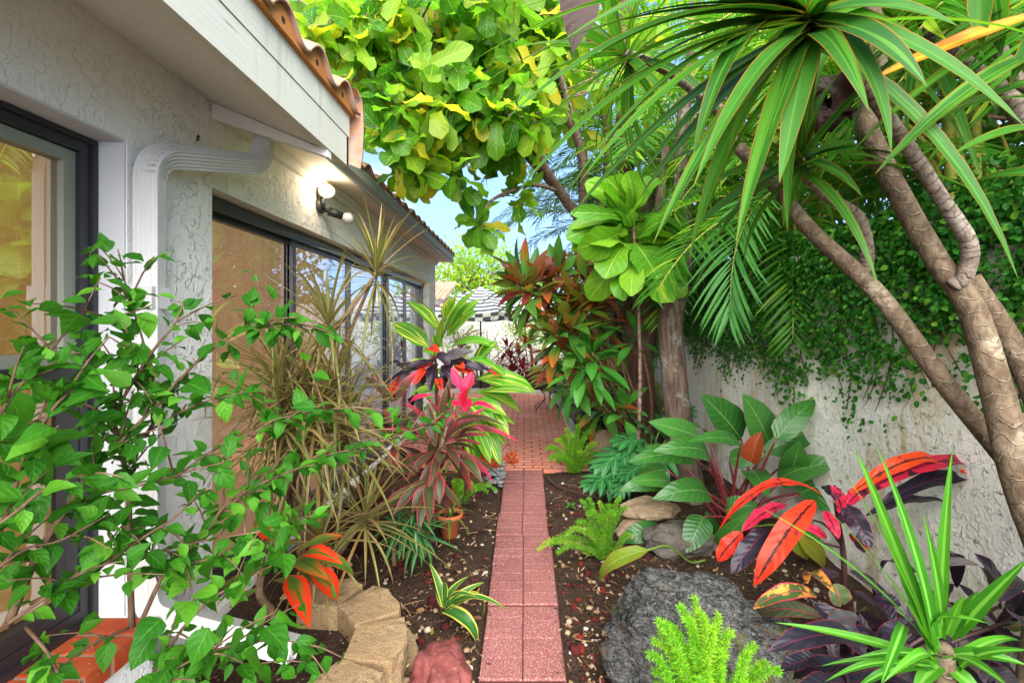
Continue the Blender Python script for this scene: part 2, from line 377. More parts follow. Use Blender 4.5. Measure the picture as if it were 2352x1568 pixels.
def paverm():
    t = NT('brick_paving'); p = t.pos(); wz = t.n('ShaderNodeVectorMath', {0: p, 1: t.sc(t.n('ShaderNodeTexNoise', {'Vector': p, 'Scale': 3.}).outputs[1], (.02, .02, .02))}, operation='ADD').outputs[0]
    b = t.n('ShaderNodeTexBrick', {'Vector': wz, 'Color1': (.66, .24, .155, 1), 'Color2': (.54, .16, .10, 1), 'Mortar': (.13, .055, .04, 1), 'Scale': 1., 'Mortar Size': .011, 'Mortar Smooth': .2, 'Bias': -.1, 'Brick Width': .205, 'Row Height': .103}, offset=.5)
    n = t.noise(14, 5, p, .65); c = t.mix(t.math('MULTIPLY', t.step(n, .42, .7), .55), b.outputs[0], (.62, .26, .18))
    c = t.mix(t.math('MULTIPLY', t.step(t.noise(1.2, 4, p), .5, .75), .5), c, (.62, .33, .26))
    h = t.math('SUBTRACT', t.math('MULTIPLY', n, .3), b.outputs[1]); return t.fin(c, .85, .2, h, .6, .008)
m_paver = paverm()
def soilm():
    t = NT('mulch_soil'); p = t.pos(); n = t.noise(70, 6, p, .7); c = t.mix(t.step(n, .3, .7), (.020, .012, .008), (.090, .054, .036))
    c = t.mix(t.step(t.noise(7, 4, p), .5, .7), c, (.030, .016, .010)); return t.fin(c, .95, .15, n, 1., .015)
m_soil = soilm()
def chipm():
    t = NT('bark_chips'); c = t.ramp(t.rnd(), [(0, (.014, .008, .006)), (.4, (.05, .024, .015)), (.7, (.15, .08, .045)), (1, (.36, .22, .13))]); return t.fin(c, .9, .15)
m_chip = chipm()
def pebm(name, stops):
    t = NT(name); c = t.mix(t.math('MULTIPLY', t.noise(60, 4), .3), t.ramp(t.rnd(), stops, 'CONSTANT'), (.25, .2, .16)); return t.fin(c, .55, .3, t.noise(90, 3), .3, .002)
m_gravel = pebm('bed_gravel', [(0, (.34, .23, .13)), (.25, (.44, .35, .25)), (.5, (.25, .14, .07)), (.75, (.50, .46, .41)), (.85, (.30, .19, .09))])
m_river = pebm('river_pebble', [(0, (.20, .22, .24)), (.3, (.33, .36, .38)), (.55, (.26, .25, .24)), (.8, (.40, .41, .40))])
def lavam():
    t = NT('red_lava'); c = t.ramp(t.rnd(), [(0, (.12, .020, .014)), (.4, (.075, .018, .020)), (.7, (.21, .028, .014)), (.9, (.05, .022, .028))]); n = t.noise(120, 4); return t.fin(t.mix(n, tuple((.05, .01, .01)), c), .95, .1, n, 1., .006)
m_lava = lavam()
def blockm():
    t = NT('tan_wall_block'); n = t.noise(160, 3); c = t.mix(t.step(t.noise(5, 5), .3, .7), (.28, .18, .095), (.37, .26, .15)); c = t.mix(t.math('MULTIPLY', t.step(n, .5, .65), .5), c, (.16, .10, .05))
    ck = t.n('ShaderNodeTexVoronoi', {'Vector': t.n('ShaderNodeVectorMath', {0: t.obj(), 1: t.sc(t.n('ShaderNodeTexNoise', {'Scale': 9., 'Detail': 4}).outputs[1], (.22, .22, .22))}, operation='ADD').outputs[0], 'Scale': 7.}, feature='DISTANCE_TO_EDGE').outputs[0]
    crk = t.math('MULTIPLY', t.math('SUBTRACT', 1, t.step(ck, .004, .02)), t.step(t.noise(3.5, 3), .45, .6))
    c = t.mix(t.math('MULTIPLY', t.step(t.noise(9, 6, rough=.7), .56, .68), .75), c, (.10, .06, .03)); c = t.mix(t.math('MULTIPLY', t.step(t.noise(70, 4, rough=.7), .52, .64), .45), c, (.13, .08, .04)); c = t.mix(t.math('MULTIPLY', crk, .8), c, (.035, .022, .014)); return t.fin(c, .95, .1, t.math('ADD', n, t.noise(20, 5)), .7, .01)
m_block = blockm()
def rockm(name, a, b, c_, moss=None, sc=9, bs=1., bd=.03):
    t = NT(name); n = t.noise(sc, 8, rough=.72); c = t.mix(t.step(n, .35, .65), a, b); vo = t.noise(sc*7, 5, rough=.7); c = t.mix(t.math('MULTIPLY', t.step(vo, .55, .68), .8), c, c_)
    if moss:
        k = t.noise(4.5, 5, rough=.65); 
        c = t.mix(t.math('MULTIPLY', t.step(k, .54, .62), .85), c, moss[0]); c = t.mix(t.math('MULTIPLY', t.step(t.noise(5.5, 6, t.sc(t.obj(), (1, 1.3, .8)), .7), .57, .63), .8), c, moss[1])
    return t.fin(c, .92, .2, t.math('ADD', n, t.math('MULTIPLY', vo, .6)), bs, bd)
def lavarockm():
    t = NT('dark_lava_rock'); p = t.sc(t.obj(), (1, 1, 2.2)); n = t.noise(14, 9, p, .75, .4); f = t.noise(60, 6, p, .75)
    vo = t.n('ShaderNodeTexVoronoi', {'Vector': p, 'Scale': 55.}).outputs[0]; pit = t.math('SUBTRACT', 1, t.step(vo, .12, .42))
    c = t.mix(t.step(n, .36, .62), (.024, .023, .022), (.14, .137, .13)); c = t.mix(t.math('MULTIPLY', t.step(f, .52, .66), .8), c, (.27, .275, .28)); c = t.mix(t.math('MULTIPLY', pit, .6), c, (.012, .012, .013))
    k = t.noise(3.6, 6, t.sc(t.obj(), (1, 1, 1)), .7); g = t.noise(40, 4); 
    c = t.mix(t.math('MULTIPLY', t.step(k, .55, .63), t.step(g, .38, .55)), c, (.10, .11, .010)); k2 = t.noise(4.3, 6, t.sc(t.obj(), (1.2, .9, .8)), .72); c = t.mix(t.math('MULTIPLY', t.step(k2, .57, .64), t.step(g, .42, .6)), c, (.17, .080, .022))
    h = t.math('SUBTRACT', t.math('ADD', n, t.math('MULTIPLY', f, .7)), t.math('MULTIPLY', pit, .35)); return t.fin(c, .95, .1, h, .9, .03)
m_lavarock = lavarockm()
m_redrock = rockm('red_rock', (.14, .032, .030), (.20, .058, .052), (.27, .12, .10), None, 8, .6)
m_beige = rockm('beige_rock', (.26, .18, .11), (.34, .25, .17), (.15, .10, .06), None, 6, .5)
m_grock = rockm('grey_rock', (.08, .07, .06), (.15, .13, .11), (.22, .19, .16), None, 7, .7)
m_terra = plain('terracotta', (.46, .13, .045), .8, .2, .15, 12, .2)
m_brownpot = plain('brown_pot', (.055, .022, .014), .5, .4, .3, 6)
m_pinkpot = plain('pink_glaze', (.55, .04, .10), .3, .5, .08); m_purplepot = plain('purple_glaze', (.20, .02, .20), .3, .5, .08)
m_potsoil = plain('pot_soil', (.03, .018, .012), .95, .1, .4, 40)
m_red = plain('red_cushion', (.5, .02, .02), .8, .2)
m_bulb = NT('lit_lamp'); m_bulb = m_bulb.fin((1, 1, 1), emit=((1, .88, .68), 10))
m_hose = plain('brown_pipe', (.05, .025, .018), .6, .3)
def stripem():
    t = NT('striped_canvas'); u, v = t.uv(); w = t.math('FRACT', t.math('MULTIPLY', v, 8.5)); c = t.mix(t.step(w, .52, .56), (.70, .70, .70), (.09, .09, .10)); return t.fin(c, .85, .2, trans=.25, tcol=c)
m_stripe = stripem()
def valm():
    t = NT('valance_canvas'); u, v = t.uv(); cu = t.math('FRACT', t.math('MULTIPLY', u, 1.)); a = t.math('GREATER_THAN', t.math('FRACT', t.math('MULTIPLY', u, 3)), .5); b = t.math('GREATER_THAN', v, .5)
    c = t.mix(t.math('ABSOLUTE', t.math('SUBTRACT', a, b)), (.66, .65, .58), (.08, .08, .09)); return t.fin(c, .85, .2, trans=.25, tcol=c)
m_val = valm()
# bark and stems
m_bark_red = bark('reddish_bark', (.06, .030, .020), (.14, .078, .055), (.19, .13, .10), scale=5, stretch=.12, bs=1.6)
m_bark_lich = bark('lichen_bark', (.055, .036, .026), (.14, .098, .075), (.25, .27, .23), scale=5, stretch=.14, bs=1.6)
m_figbark = bark('fig_bark', (.11, .065, .05), (.22, .14, .11), (.27, .20, .16), ring=14, scale=5, stretch=.6, bs=.7)
m_drac = bark('dracaena_bark', (.075, .050, .031), (.145, .104, .068), (.28, .23, .165), scale=5, stretch=.5, bs=.9, scar=19)
m_dracring = bark('dracaena_young_bark', (.10, .075, .056), (.18, .142, .115), (.25, .215, .18), ring=40, scale=5, stretch=1, bs=.6)
m_canestem = bark('cane_stem', (.15, .085, .05), (.24, .15, .085), (.30, .20, .12), ring=60, scale=4, stretch=1, bs=.4)
m_twig = bark('shrub_twig', (.10, .055, .035), (.17, .10, .06), (.21, .14, .09), scale=5, stretch=.4, bs=.4)
m_pcane = bark('palm_cane', (.16, .20, .03), (.30, .27, .05), (.36, .24, .05), ring=7, scale=3, stretch=.6, bs=.3)
m_rachis = plain('palm_rachis', (.26, .28, .04), .5, .4, .3)
m_redpet = plain('red_petiole', (.13, .018, .022), .4, .5, .4, 14); m_pinkpet = plain('pink_petiole', (.30, .02, .05), .4, .5, .3, 14)
m_greenpet = plain('green_stem', (.12, .20, .03), .5, .4, .3, 14); m_darkstem = plain('dark_stem', (.045, .018, .018), .5, .4, .3, 14)
m_dead = leaf_mat('dead_brown_leaf', (.014, .005, .004), (.028, .009, .005), vein=(.02, .007, .006), lat=(7, 1.5, .4), trans=.08, rough=.5, spots=.5)
# leaves
l_fig = leaf_mat('fig_leaf', (.020, .088, .006), (.075, .18, .010), vein=(.14, .24, .035), vw=.05, lat=(6, 2.0, .45), c3=(.30, .27, .018), trans=.46, tmul=4.2, blotch=((.22, .24, .015), 3.5, .6), spots=.5, rough=.35, under=(.16, .24, .04))
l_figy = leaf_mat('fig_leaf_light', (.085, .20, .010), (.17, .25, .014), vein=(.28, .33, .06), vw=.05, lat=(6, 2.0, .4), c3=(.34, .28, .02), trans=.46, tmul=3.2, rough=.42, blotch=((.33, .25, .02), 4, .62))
l_figs = leaf_mat('fig_leaf_young', (.05, .18, .010), (.14, .28, .014), vein=(.24, .36, .06), vw=.045, lat=(6, 2.0, .32), trans=.35, tmul=2.2, rough=.34)
l_shrub = leaf_mat('shrub_leaf', (.016, .095, .006), (.046, .185, .010), vein=(.075, .21, .025), vw=.04, lat=(4, 1.4, .12), trans=.3, tmul=2.4, rough=.48, spec=.15, c3=(.085, .26, .018))
l_tri = leaf_mat('tricolor_leaf', (.085, .13, .03), (.14, .16, .045), vein=(.09, .17, .025), vw=.3, edge=(.24, .06, .035), ew=.70, streak=((.32, .29, .14), 1.2, 0., .54), trans=.25, rough=.4, c3=(.32, .19, .07))
l_drac = leaf_mat('dracaena_leaf', (.012, .066, .006), (.034, .130, .009), vein=(.045, .145, .012), vw=.14, edge=(.22, .09, .012), ew=.88, trans=.32, tmul=2.6, rough=.5, spec=.2, streak=((.05, .155, .011), 1.0, 0., .56))
l_dracf = leaf_mat('young_dracaena_leaf', (.025, .13, .010), (.07, .25, .016), vein=(.12, .31, .04), vw=.3, edge=(.06, .14, .01), ew=.9, trans=.3, tmul=2.2, rough=.3)
l_orange = leaf_mat('orange_dying_leaf', (.50, .17, .012), (.58, .26, .015), vein=(.40, .30, .02), vw=.3, edge=(.42, .08, .01), trans=.35, tmul=1.6)
l_palm = leaf_mat('palm_leaflet', (.020, .105, .008), (.07, .22, .012), vein=(.10, .25, .02), vw=.15, trans=.38, tmul=2.6, rough=.35, c3=(.22, .32, .02))
l_palmd = leaf_mat('palm_leaflet_drooping', (.035, .15, .025), (.07, .22, .05), vein=(.12, .28, .05), vw=.15, trans=.25, rough=.28)
l_ivy = leaf_mat('ivy_leaf', (.013, .085, .009), (.040, .185, .018), vein=(.08, .24, .04), vw=.08, trans=.2, rough=.35, c3=(.11, .28, .02))
l_philo = leaf_mat('philodendron_leaf', (.020, .095, .016), (.045, .16, .026), vein=(.15, .27, .07), vw=.035, lat=(9, 1.6, .38), latc=(.08, .22, .04), edge=(.10, .07, .02), ew=.95, under=(.085, .085, .035), trans=.2, rough=.27, spec=.4)
l_philor = leaf_mat('young_red_leaf', (.16, .022, .010), (.24, .045, .014), vein=(.20, .08, .03), lat=(9, 1.6, .2), trans=.25, rough=.3)
l_philoy = leaf_mat('yellowing_leaf', (.12, .22, .018), (.26, .24, .02), vein=(.25, .33, .06), lat=(8, 1.6, .3), edge=(.28, .12, .02), ew=.88, trans=.3, rough=.3, blotch=((.30, .12, .03), 9, .6))
l_split = leaf_mat('split_leaf', (.016, .10, .026), (.04, .18, .05), vein=(.10, .28, .08), vw=.12, trans=.2, rough=.28)
l_cred = leaf_mat('croton_red_leaf', (.55, .022, .012), (.56, .060, .012), vein=(.05, .010, .012), vw=.16, vn=.5, lat=(9, 1.3, .35), latc=(.10, .01, .012), edge=(.62, .03, .02), ew=.9, blotch=((.055, .018, .022), 16, .58), spots=.5, trans=.25, tmul=1.4, rough=.35)
l_cpink = leaf_mat('croton_pink_leaf', (.48, .015, .055), (.42, .02, .04), vein=(.05, .008, .014), vw=.14, vn=.5, lat=(9, 1.3, .6), latc=(.06, .008, .016), blotch=((.035, .014, .026), 12, .52), trans=.25, tmul=1.4, rough=.35)
l_cdark = leaf_mat('croton_dark_leaf', (.009, .009, .016), (.024, .018, .028), vein=(.16, .012, .03), vw=.03, lat=(8, 1.3, .12), latc=(.04, .03, .045), edge=(.20, .012, .03), ew=.94, trans=.05, rough=.34, spec=.22, c3=(.05, .05, .05))
l_cvar = leaf_mat('croton_blotched_leaf', (.035, .07, .022), (.06, .10, .03), vein=(.45, .02, .05), blotch=((.56, .24, .035), 22, .47), edge=(.50, .02, .06), ew=.85, trans=.2)
l_cgreen = leaf_mat('croton_green_leaf', (.05, .10, .03), (.07, .06, .045), vein=(.36, .02, .05), vw=.06, lat=(8, 1.3, .4), latc=(.15, .2, .06), edge=(.30, .02, .04), ew=.9, trans=.2)
l_cordd = leaf_mat('cordyline_dark_leaf', (.035, .055, .018), (.075, .022, .022), vein=(.10, .07, .04), vw=.05, edge=(.46, .016, .07), ew=.84, tip=((.40, .02, .06), .4, .95, .45), under=(.075, .03, .028), trans=.15, rough=.32)
l_cordp = leaf_mat('cordyline_pink_leaf', (.60, .022, .085), (.52, .014, .06), vein=(.36, .02, .05), vw=.05, edge=(.62, .04, .12), streak=((.24, .02, .03), 1.5, 1.2, .6), trans=.3, tmul=1.5, rough=.35)
l_ti = leaf_mat('ti_leaf', (.035, .14, .02), (.075, .22, .028), vein=(.16, .07, .03), vw=.045, lat=(12, 1.8, .12), edge=(.18, .05, .03), ew=.92, tip=((.36, .08, .014), .35, .95, .35), under=(.22, .09, .025), trans=.32, tmul=3., rough=.3)
l_tir = leaf_mat('ti_leaf_red', (.19, .030, .028), (.08, .12, .024), vein=(.26, .03, .03), vw=.05, edge=(.30, .04, .03), ew=.9, tip=((.42, .07, .018), .35, .95, .55), under=(.24, .05, .028), trans=.3, tmul=2.2, rough=.3)
l_tig = leaf_mat('ti_leaf_green', (.030, .16, .02), (.075, .27, .035), vein=(.12, .28, .06), vw=.05, lat=(10, 1.8, .15), trans=.28, rough=.3)
l_tio = leaf_mat('ti_leaf_orange', (.055, .14, .018), (.09, .12, .022), vein=(.05, .10, .015), vw=.18, tip=((.46, .06, .010), .6, 1.05, .55), edge=(.44, .05, .012), ew=.84, trans=.25, tmul=1.6, rough=.33)
l_tiored = leaf_mat('ti_leaf_turning_red', (.05, .12, .015), (.07, .13, .018), vein=(.06, .10, .015), vw=.2, edge=(.55, .03, .008), ew=.5, tip=((.56, .04, .008), .35, .8, 1.3), trans=.2, tmul=1.5, rough=.3)
l_ging = leaf_mat('variegated_ginger_leaf', (.040, .17, .014), (.075, .25, .018), vein=(.40, .42, .07), vw=.06, streak=((.52, .50, .09), 5.5, 1.3, .57), trans=.32, tmul=2.0, rough=.3)
l_gingy = leaf_mat('far_ginger_leaf', (.14, .28, .02), (.24, .36, .03), vein=(.45, .45, .10), streak=((.56, .52, .12), 5., 1.3, .50), trans=.35, tmul=2.0, rough=.35)
l_fern = leaf_mat('foxtail_fern', (.09, .28, .018), (.19, .40, .03), trans=.35, tmul=2.0, rough=.5, c3=(.30, .42, .04))
l_fernb = leaf_mat('fern_bright', (.12, .34, .014), (.24, .46, .022), trans=.35, tmul=2.0, rough=.5, c3=(.35, .48, .04))
l_strip = leaf_mat('striped_leaf', (.025, .10, .022), (.045, .16, .03), vein=(.04, .13, .025), vw=.3, edge=(.40, .38, .06), ew=.66, trans=.25, rough=.25)
l_slim = leaf_mat('dark_striped_leaf', (.014, .085, .026), (.03, .13, .04), vein=(.30, .34, .10), vw=.14, trans=.2, rough=.25)
l_far = leaf_mat('far_tree_leaf', (.13, .27, .015), (.26, .38, .022), trans=.4, tmul=2.2, c3=(.36, .42, .04))
l_dense = leaf_mat('dense_tree_leaf', (.014, .062, .007), (.04, .135, .011), trans=.3, tmul=2.4, c3=(.12, .24, .02))
l_farred = leaf_mat('far_red_leaf', (.28, .022, .022), (.20, .03, .022), vein=(.4, .04, .05), trans=.3, tmul=1.6, c3=(.09, .09, .03))
l_begonia = leaf_mat('rust_leaf', (.26, .028, .012), (.34, .06, .014), vein=(.50, .30, .08), vw=.09, trans=.25, tmul=1.5)

# ================================================================ SETTING
# soil beds (undulating), one wide ground below
g = MB(); g.grid(np.array([[[(x, y, -.09) for x in (-60, 60)] for y in (-20, 120)]], float)); g.obj('ground', m_soil); tag(bpy.data.objects['ground'], 'bare soil ground', None, kind='structure')
nx, ny = 150, 190
gx, gy = np.meshgrid(np.linspace(-1.62, 2.02, nx), np.linspace(.6, 4.87, ny))
gz = np.array([[mnoise.fractal(Vector((x*3, y*3, 0)), .9, 2., 4) for x, y in zip(a, b)] for a, b in zip(gx, gy)])
dist = np.maximum(np.abs(gx+.01)-.22, 0)
def soil_z(x, y):
    return float(-.03+.018*mnoise.fractal(Vector((x*3, y*3, 0)), .9, 2., 4)+min(max(abs(x+.01)-.3, 0), .8)*.05)
gzz = -.03+.018*gz+np.clip(np.abs(gx+.01)-.3, 0, .8)*.05
gzz[:, :] = np.where(np.abs(gx+.01) < .21, -.05, gzz)
s = MB(); s.grid(np.stack([gx, gy, gzz], -1)[None, :, :, :]); tag(s.obj('soil_bed', m_soil), 'dark mulched planting bed on both sides of the path', None, kind='structure')
# right bed past the path
s = MB(); s.grid(np.array([[[(x, y, z) for x, z in ((.70, -.01), (1.3, .05), (2.02, .08))] for y in np.linspace(4.87, 10.5, 12)]], float)); tag(s.obj('soil_bed', m_soil), 'planting bed beside the patio', None, kind='structure')
s = MB(); s.grid(np.array([[[(x, y, .02) for x in (-6, 4)] for y in (10.4, 13.5)]], float)); tag(s.obj('soil_bed', m_soil), 'planting bed behind the patio', None, kind='structure')
# patio
s = MB(); s.prism([(-.34-1.3, 4.89), (.70, 4.89), (.66, 10.0), (.45, 10.15), (-.2, 10.3), (-6, 10.4), (-6, 8.3), (-1.64, 8.3)], 2, -.07, 0.0); tag(s.obj('patio', m_paver, smooth=False), 'red brick patio at the end of the path', None, kind='structure')
# kerb of concrete edging along the patio
s = MB(); kp = [(.69, 6.2), (.69, 7.2), (.69, 8.2), (.68, 9.1), (.60, 9.7), (.38, 10.1), (-.1, 10.3), (-1.0, 10.4), (-2.2, 10.45)]
kp, _ = spline(np.array([(*p, 0) for p in kp]), np.zeros(len(kp)), 4)
for i in range(len(kp)-1):
    a, b = kp[i], kp[i+1]; d = nrm(b-a); n = np.array([d[1], -d[0], 0])*.045; b = b-d*.008
    v = [a-n, a+n, b+n, b-n]; s.raw([(*p[:2], -.05) for p in v]+[(*p[:2], .085+.006*((i*7) % 3)) for p in v], [(0, 3, 2, 1), (4, 5, 6, 7), (0, 1, 5, 4), (1, 2, 6, 5), (2, 3, 7, 6), (3, 0, 4, 7)])
tag(s.obj('kerb', plain('concrete_edging', (.46, .42, .36), .9, .2, .2, 9, .3), smooth=False), 'pale concrete edging round the patio', None, kind='structure')
# path slabs
slab_lab = ['pink stamped paving slab nearest the camera, at the bottom edge', 'pink paving slab under the tip of the yellow edged strap leaf', 'pink paving slab with faint grooves, third from the camera', 'pink paving slab beside the feathery fern plumes, fourth from the camera', 'pink paving slab at the middle of the narrow path, fifth from the camera', 'pink paving slab third from the brick patio', 'pink paving slab second from the brick patio', 'pink paving slab touching the brick patio']
edges = [1.60, 2.04, 2.53, 2.99, 3.41, 3.83, 4.17, 4.53, 4.885]
edges = [H*F/(v-V0) for v in (1750, 1561, 1388, 1294, 1227, 1177, 1140, 1104.5, 1078)]
for i, lab in enumerate(slab_lab):
    y0, y1 = edges[i]+.006, edges[i+1]-.006; x0, x1 = -.209+.004*((i*3) % 4-1.5), .187+.004*((i*5) % 4-1.5)
    root = thing('paving_slab', lab, 'paving slab', ((x0+x1)/2, (y0+y1)/2, -.06), 'pink slabs of the path')
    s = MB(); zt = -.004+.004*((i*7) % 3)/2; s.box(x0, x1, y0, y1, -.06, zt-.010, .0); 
    hx, hy = (x1-x0)/2, (y1-y0)/2; gx_ = .0014; gap = .0075
    for qx in (0, 1):
        for qy in (0, 1):
            X, Y = x0+qx*hx, y0+qy*hy
            if (qx+qy+i) % 2: parts = [(X, X+hx, Y+k*hy/2, Y+(k+1)*hy/2) for k in (0, 1)]
            else: parts = [(X, X+hx, Y, Y+hy*.62), (X, X+hx, Y+hy*.62, Y+hy)]
            for (a, b, c, d) in parts: 
                a, b, c, d = a+(gx_ if a in (x0, x0+hx) else gap)/2, b-(gx_ if b in (x0+hx, x1) else gap)/2, c+gap/2, d-gap/2; e = .0035; z0 = zt-.011; z1 = zt+.0005*rng.random()
                s.raw([(a, c, z0), (b, c, z0), (b, d, z0), (a, d, z0), (a+e, c+e, z1), (b-e, c+e, z1), (b-e, d-e, z1), (a+e, d-e, z1)], [(4, 5, 6, 7), (0, 1, 5, 4), (1, 2, 6, 5), (2, 3, 7, 6), (3, 0, 4, 7)], rnd=.2+.6*rng.random())
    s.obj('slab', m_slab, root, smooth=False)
# chips, gravel, lava bits scattered on the beds
def bedpts(n, keep):
    out = []
    while len(out) < n:
        y = .95/(rng.random()**.9*.80+.20)+.35; x = -1.4+rng.random()*3.2
        if y > 4.8 or -.225 < x < .205 or rng.random() > keep(x, y): continue
        out.append((x, y, soil_z(x, y)))
    return np.array(out)
def blobs(name, pts, size, mat, label, lo=.5, hi=1.4, flat=.7, seg=1):
    bm = bmesh.new(); bmesh.ops.create_icosphere(bm, subdivisions=seg, radius=1); bv = np.array([v.co for v in bm.verts]); bf = [[v.index for v in f.verts] for f in bm.faces]; bm.free()
    k = len(pts); sz = size*(lo+(hi-lo)*rng.random(k)**2); V = np.repeat(bv[None], k, 0)*(1+.25*rng.normal(0, 1, (k, len(bv), 1))*.6)
    V = V*np.stack([np.ones(k), .6+.4*rng.random(k), flat*(.6+.5*rng.random(k))], 1)[:, None]; a = rng.random(k)*6.28
    V = np.stack([V[..., 0]*np.cos(a)[:, None]-V[..., 1]*np.sin(a)[:, None], V[..., 0]*np.sin(a)[:, None]+V[..., 1]*np.cos(a)[:, None], V[..., 2]], -1)
    V = V*sz[:, None, None]+pts[:, None]+np.array([0, 0, 1])*(sz*flat*.35)[:, None, None]
    mb = MB(); mb.v = [V.reshape(-1, 3)]; mb.r = [np.repeat(rng.random(k), len(bv))]
    mb.poly = [[i+j*len(bv) for i in f] for j in range(k) for f in bf]
    return tag(mb.obj(name, mat), label, None, kind='stuff')
side = lambda x, y: .95 if .2 < abs(x) < .55 else .35
blobs('gravel', bedpts(900, side), .016, m_gravel, 'small tan and white gravel scattered on the mulch', flat=.7, seg=2)
blobs('lava_gravel', bedpts(420, lambda x, y: (.95 if .2 < x < .62 else .4) if abs(x) < .9 else .05), .022, m_lava, 'red and purple lava gravel beside the path', flat=.85, seg=2)
cp = bedpts(13000, lambda x, y: 1.); k = len(cp); a = rng.random(k)*6.28; tl = rng.normal(0, .35, k)
d = np.stack([np.cos(a)*np.cos(tl), np.sin(a)*np.cos(tl), np.sin(tl)], 1); cm = MB(); L = .014+.040*rng.random(k)**2
arc(cm, cp-d*L[:, None]/2+np.array([0, 0, .008]), d, UP+rng.normal(0, .5, (k, 3)), L, .005+.009*rng.random(k), ([0, 1], [1, .8]) if 0 else 'strap', rng.normal(0, .6, k), .3, 2, 1)
k = 500; cp = np.stack([-1.01+.34*rng.normal(0, .6, k), 1.95+.34*rng.normal(0, .6, k), np.full(k, .105)], 1); k2 = 170; sgn = np.where(rng.random(k2) > .5, 1, -1); cp = np.vstack([cp, np.stack([-.01+sgn*(.19-.05*rng.random(k2)**2), 1.3+3.5*rng.random(k2)**1.5, np.full(k2, .002)], 1)]); k = len(cp)
a = rng.random(k)*6.28; tl = rng.normal(0, .15, k); d = np.stack([np.cos(a)*np.cos(tl), np.sin(a)*np.cos(tl), np.sin(tl)], 1); L = .010+.026*rng.random(k)**2
arc(cm, cp-d*L[:, None]/2+np.array([0, 0, .004]), d, UP+rng.normal(0, .3, (k, 3)), L, .004+.006*rng.random(k), 'strap', rng.normal(0, .5, k), .3, 2, 1)
tag(cm.obj('bark_chips', m_chip), 'brown bark chips and dry bits covering the beds', None, kind='stuff')
ll = MB(); k = 170; cp = bedpts(k, lambda x, y: 1.); a = rng.random(k)*6.28; d = np.stack([np.cos(a), np.sin(a), .25*rng.normal(0, 1, k)], 1); L = .03+.05*rng.random(k)
arc(ll, cp+np.array([0, 0, .014]), d, UP+rng.normal(0, .45, (k, 3)), L, L*(.3+.3*rng.random(k)), 'ovate', .9*rng.normal(0, 1, k), .35, 5, 2, .15, rnd=rng.random(k))
lm = NT('dry_leaf'); lcol = lm.ramp(lm.rnd(), [(0, (.075, .030, .014)), (.4, (.16, .075, .032)), (.75, (.26, .14, .06)), (1, (.20, .17, .03))]); tag(ll.obj('leaf_litter', lm.fin(lcol, .8, .2, trans=.15, tcol=(.3, .14, .05))), 'curled dry brown leaves scattered on the mulch', None, kind='stuff')
# fallen pale twigs
tw = MB()
for i in range(150):
    x, y, z = bedpts(1, side)[0]; a = rng.random()*6.28; L = .05+.12*rng.random(); q = [(x+math.cos(a+.5*rng.normal())*L*t, y+math.sin(a)*L*t, z+.012+.008*rng.random()) for t in (0, .4, .7, 1)]
    tw.tube(q, [.0025, .0025, .002, .001], 5, 3, rnd=.6+.4*rng.random())
tag(tw.obj('twig_litter', m_chip), 'thin pale dry twigs lying on the mulch', None, kind='stuff')
# ================================================================ HOUSE
WX = -1.6
house = thing('house', 'white stucco house with tiled eaves, black window and wide glass sliding doors', 'house', (WX, 2.3, -.05))
s = MB(); wt = WX-.26
# openings: window y -1.0..1.84 z .38..2.29 ; slider y 2.34..7.62 z .06..2.25
for (y0, y1, z0, z1) in [(-3.5, -1.0, -.08, 2.78), (-1.0, 1.84, -.08, .30), (-1.0, 1.84, 2.29, 2.78), (1.84, 2.34, -.08, 2.78), (2.34, 7.67, -.08, .055), (2.34, 7.67, 2.25, 2.78), (7.67, 8.2, -.08, 2.78)]:
    s.box(wt, WX, y0, y1, z0, z1)
s.box(-5.5, wt-.002, 8.0, 8.2, -.08, 2.78); s.box(-5.5, wt-.002, -3.5, -3.3, -.08, 2.78)
s.obj('wall', m_wall, house, smooth=False)
s = MB(); s.box(wt, WX-.004, 1.832, 1.84, .38, 2.29); s.box(wt, WX-.004, -1, 1.831, 2.282, 2.29); s.obj('window_reveal', m_smooth, house, smooth=False)
s = MB(); s.box(-5.5, -5.4, -3.3, 8, -.08, 2.9); s.box(-5.5, wt-.003, -3.3, 8, -.075, -.02); s.obj('interior_wall', m_cream, house, smooth=False)
s = MB(); s.box(-5.5, -1.75, -3.4, 8.1, 2.785, 2.82); s.obj('ceiling', m_cream, house, smooth=False)
# window
wf = MB(); fx0, fx1 = -1.80, -1.718
def frame(mb, x0, x1, y0, y1, z0, z1, w, wb=None):
    wb = wb or w
    mb.box(x0, x1, y0, y0+w, z0, z1); mb.box(x0, x1, y1-w, y1, z0, z1); mb.box(x0, x1, y0+w, y1-w, z0, z0+wb); mb.box(x0, x1, y0+w, y1-w, z1-w, z1)
frame(wf, fx0, fx1, -1.0, 1.83, .37, 2.28, .062, .075); frame(wf, fx1, fx1+.012, -1.0, 1.829, .372, 2.279, .02, .03)
window = wf.obj('window', m_black, house, smooth=False)
s = MB(); frame(s, -1.785, -1.735, -.93, 1.766, 1.40, 2.215, .045); s.obj('upper_sash', m_sash, window, smooth=False)
s = MB(); frame(s, -1.778, -1.722, -.93, 1.767, .447, 1.398, .05, .06); s.box(-1.722, -1.712, -.93, 1.767, 1.35, 1.40); s.obj('lower_sash', m_black, window, smooth=False)
s = MB(); s.raw([(-1.76, -.9, .48), (-1.76, 1.74, .48), (-1.76, 1.74, 2.19), (-1.76, -.9, 2.19)], [(0, 1, 2, 3)]); s.obj('pane', m_glass, window, smooth=False)
s = MB()
s.grid(np.array([[[(-1.862+.006*math.sin(y_*9), y_, z_) for z_ in (2.28, .42)] for y_ in np.linspace(-.98, 1.82, 60)]]))
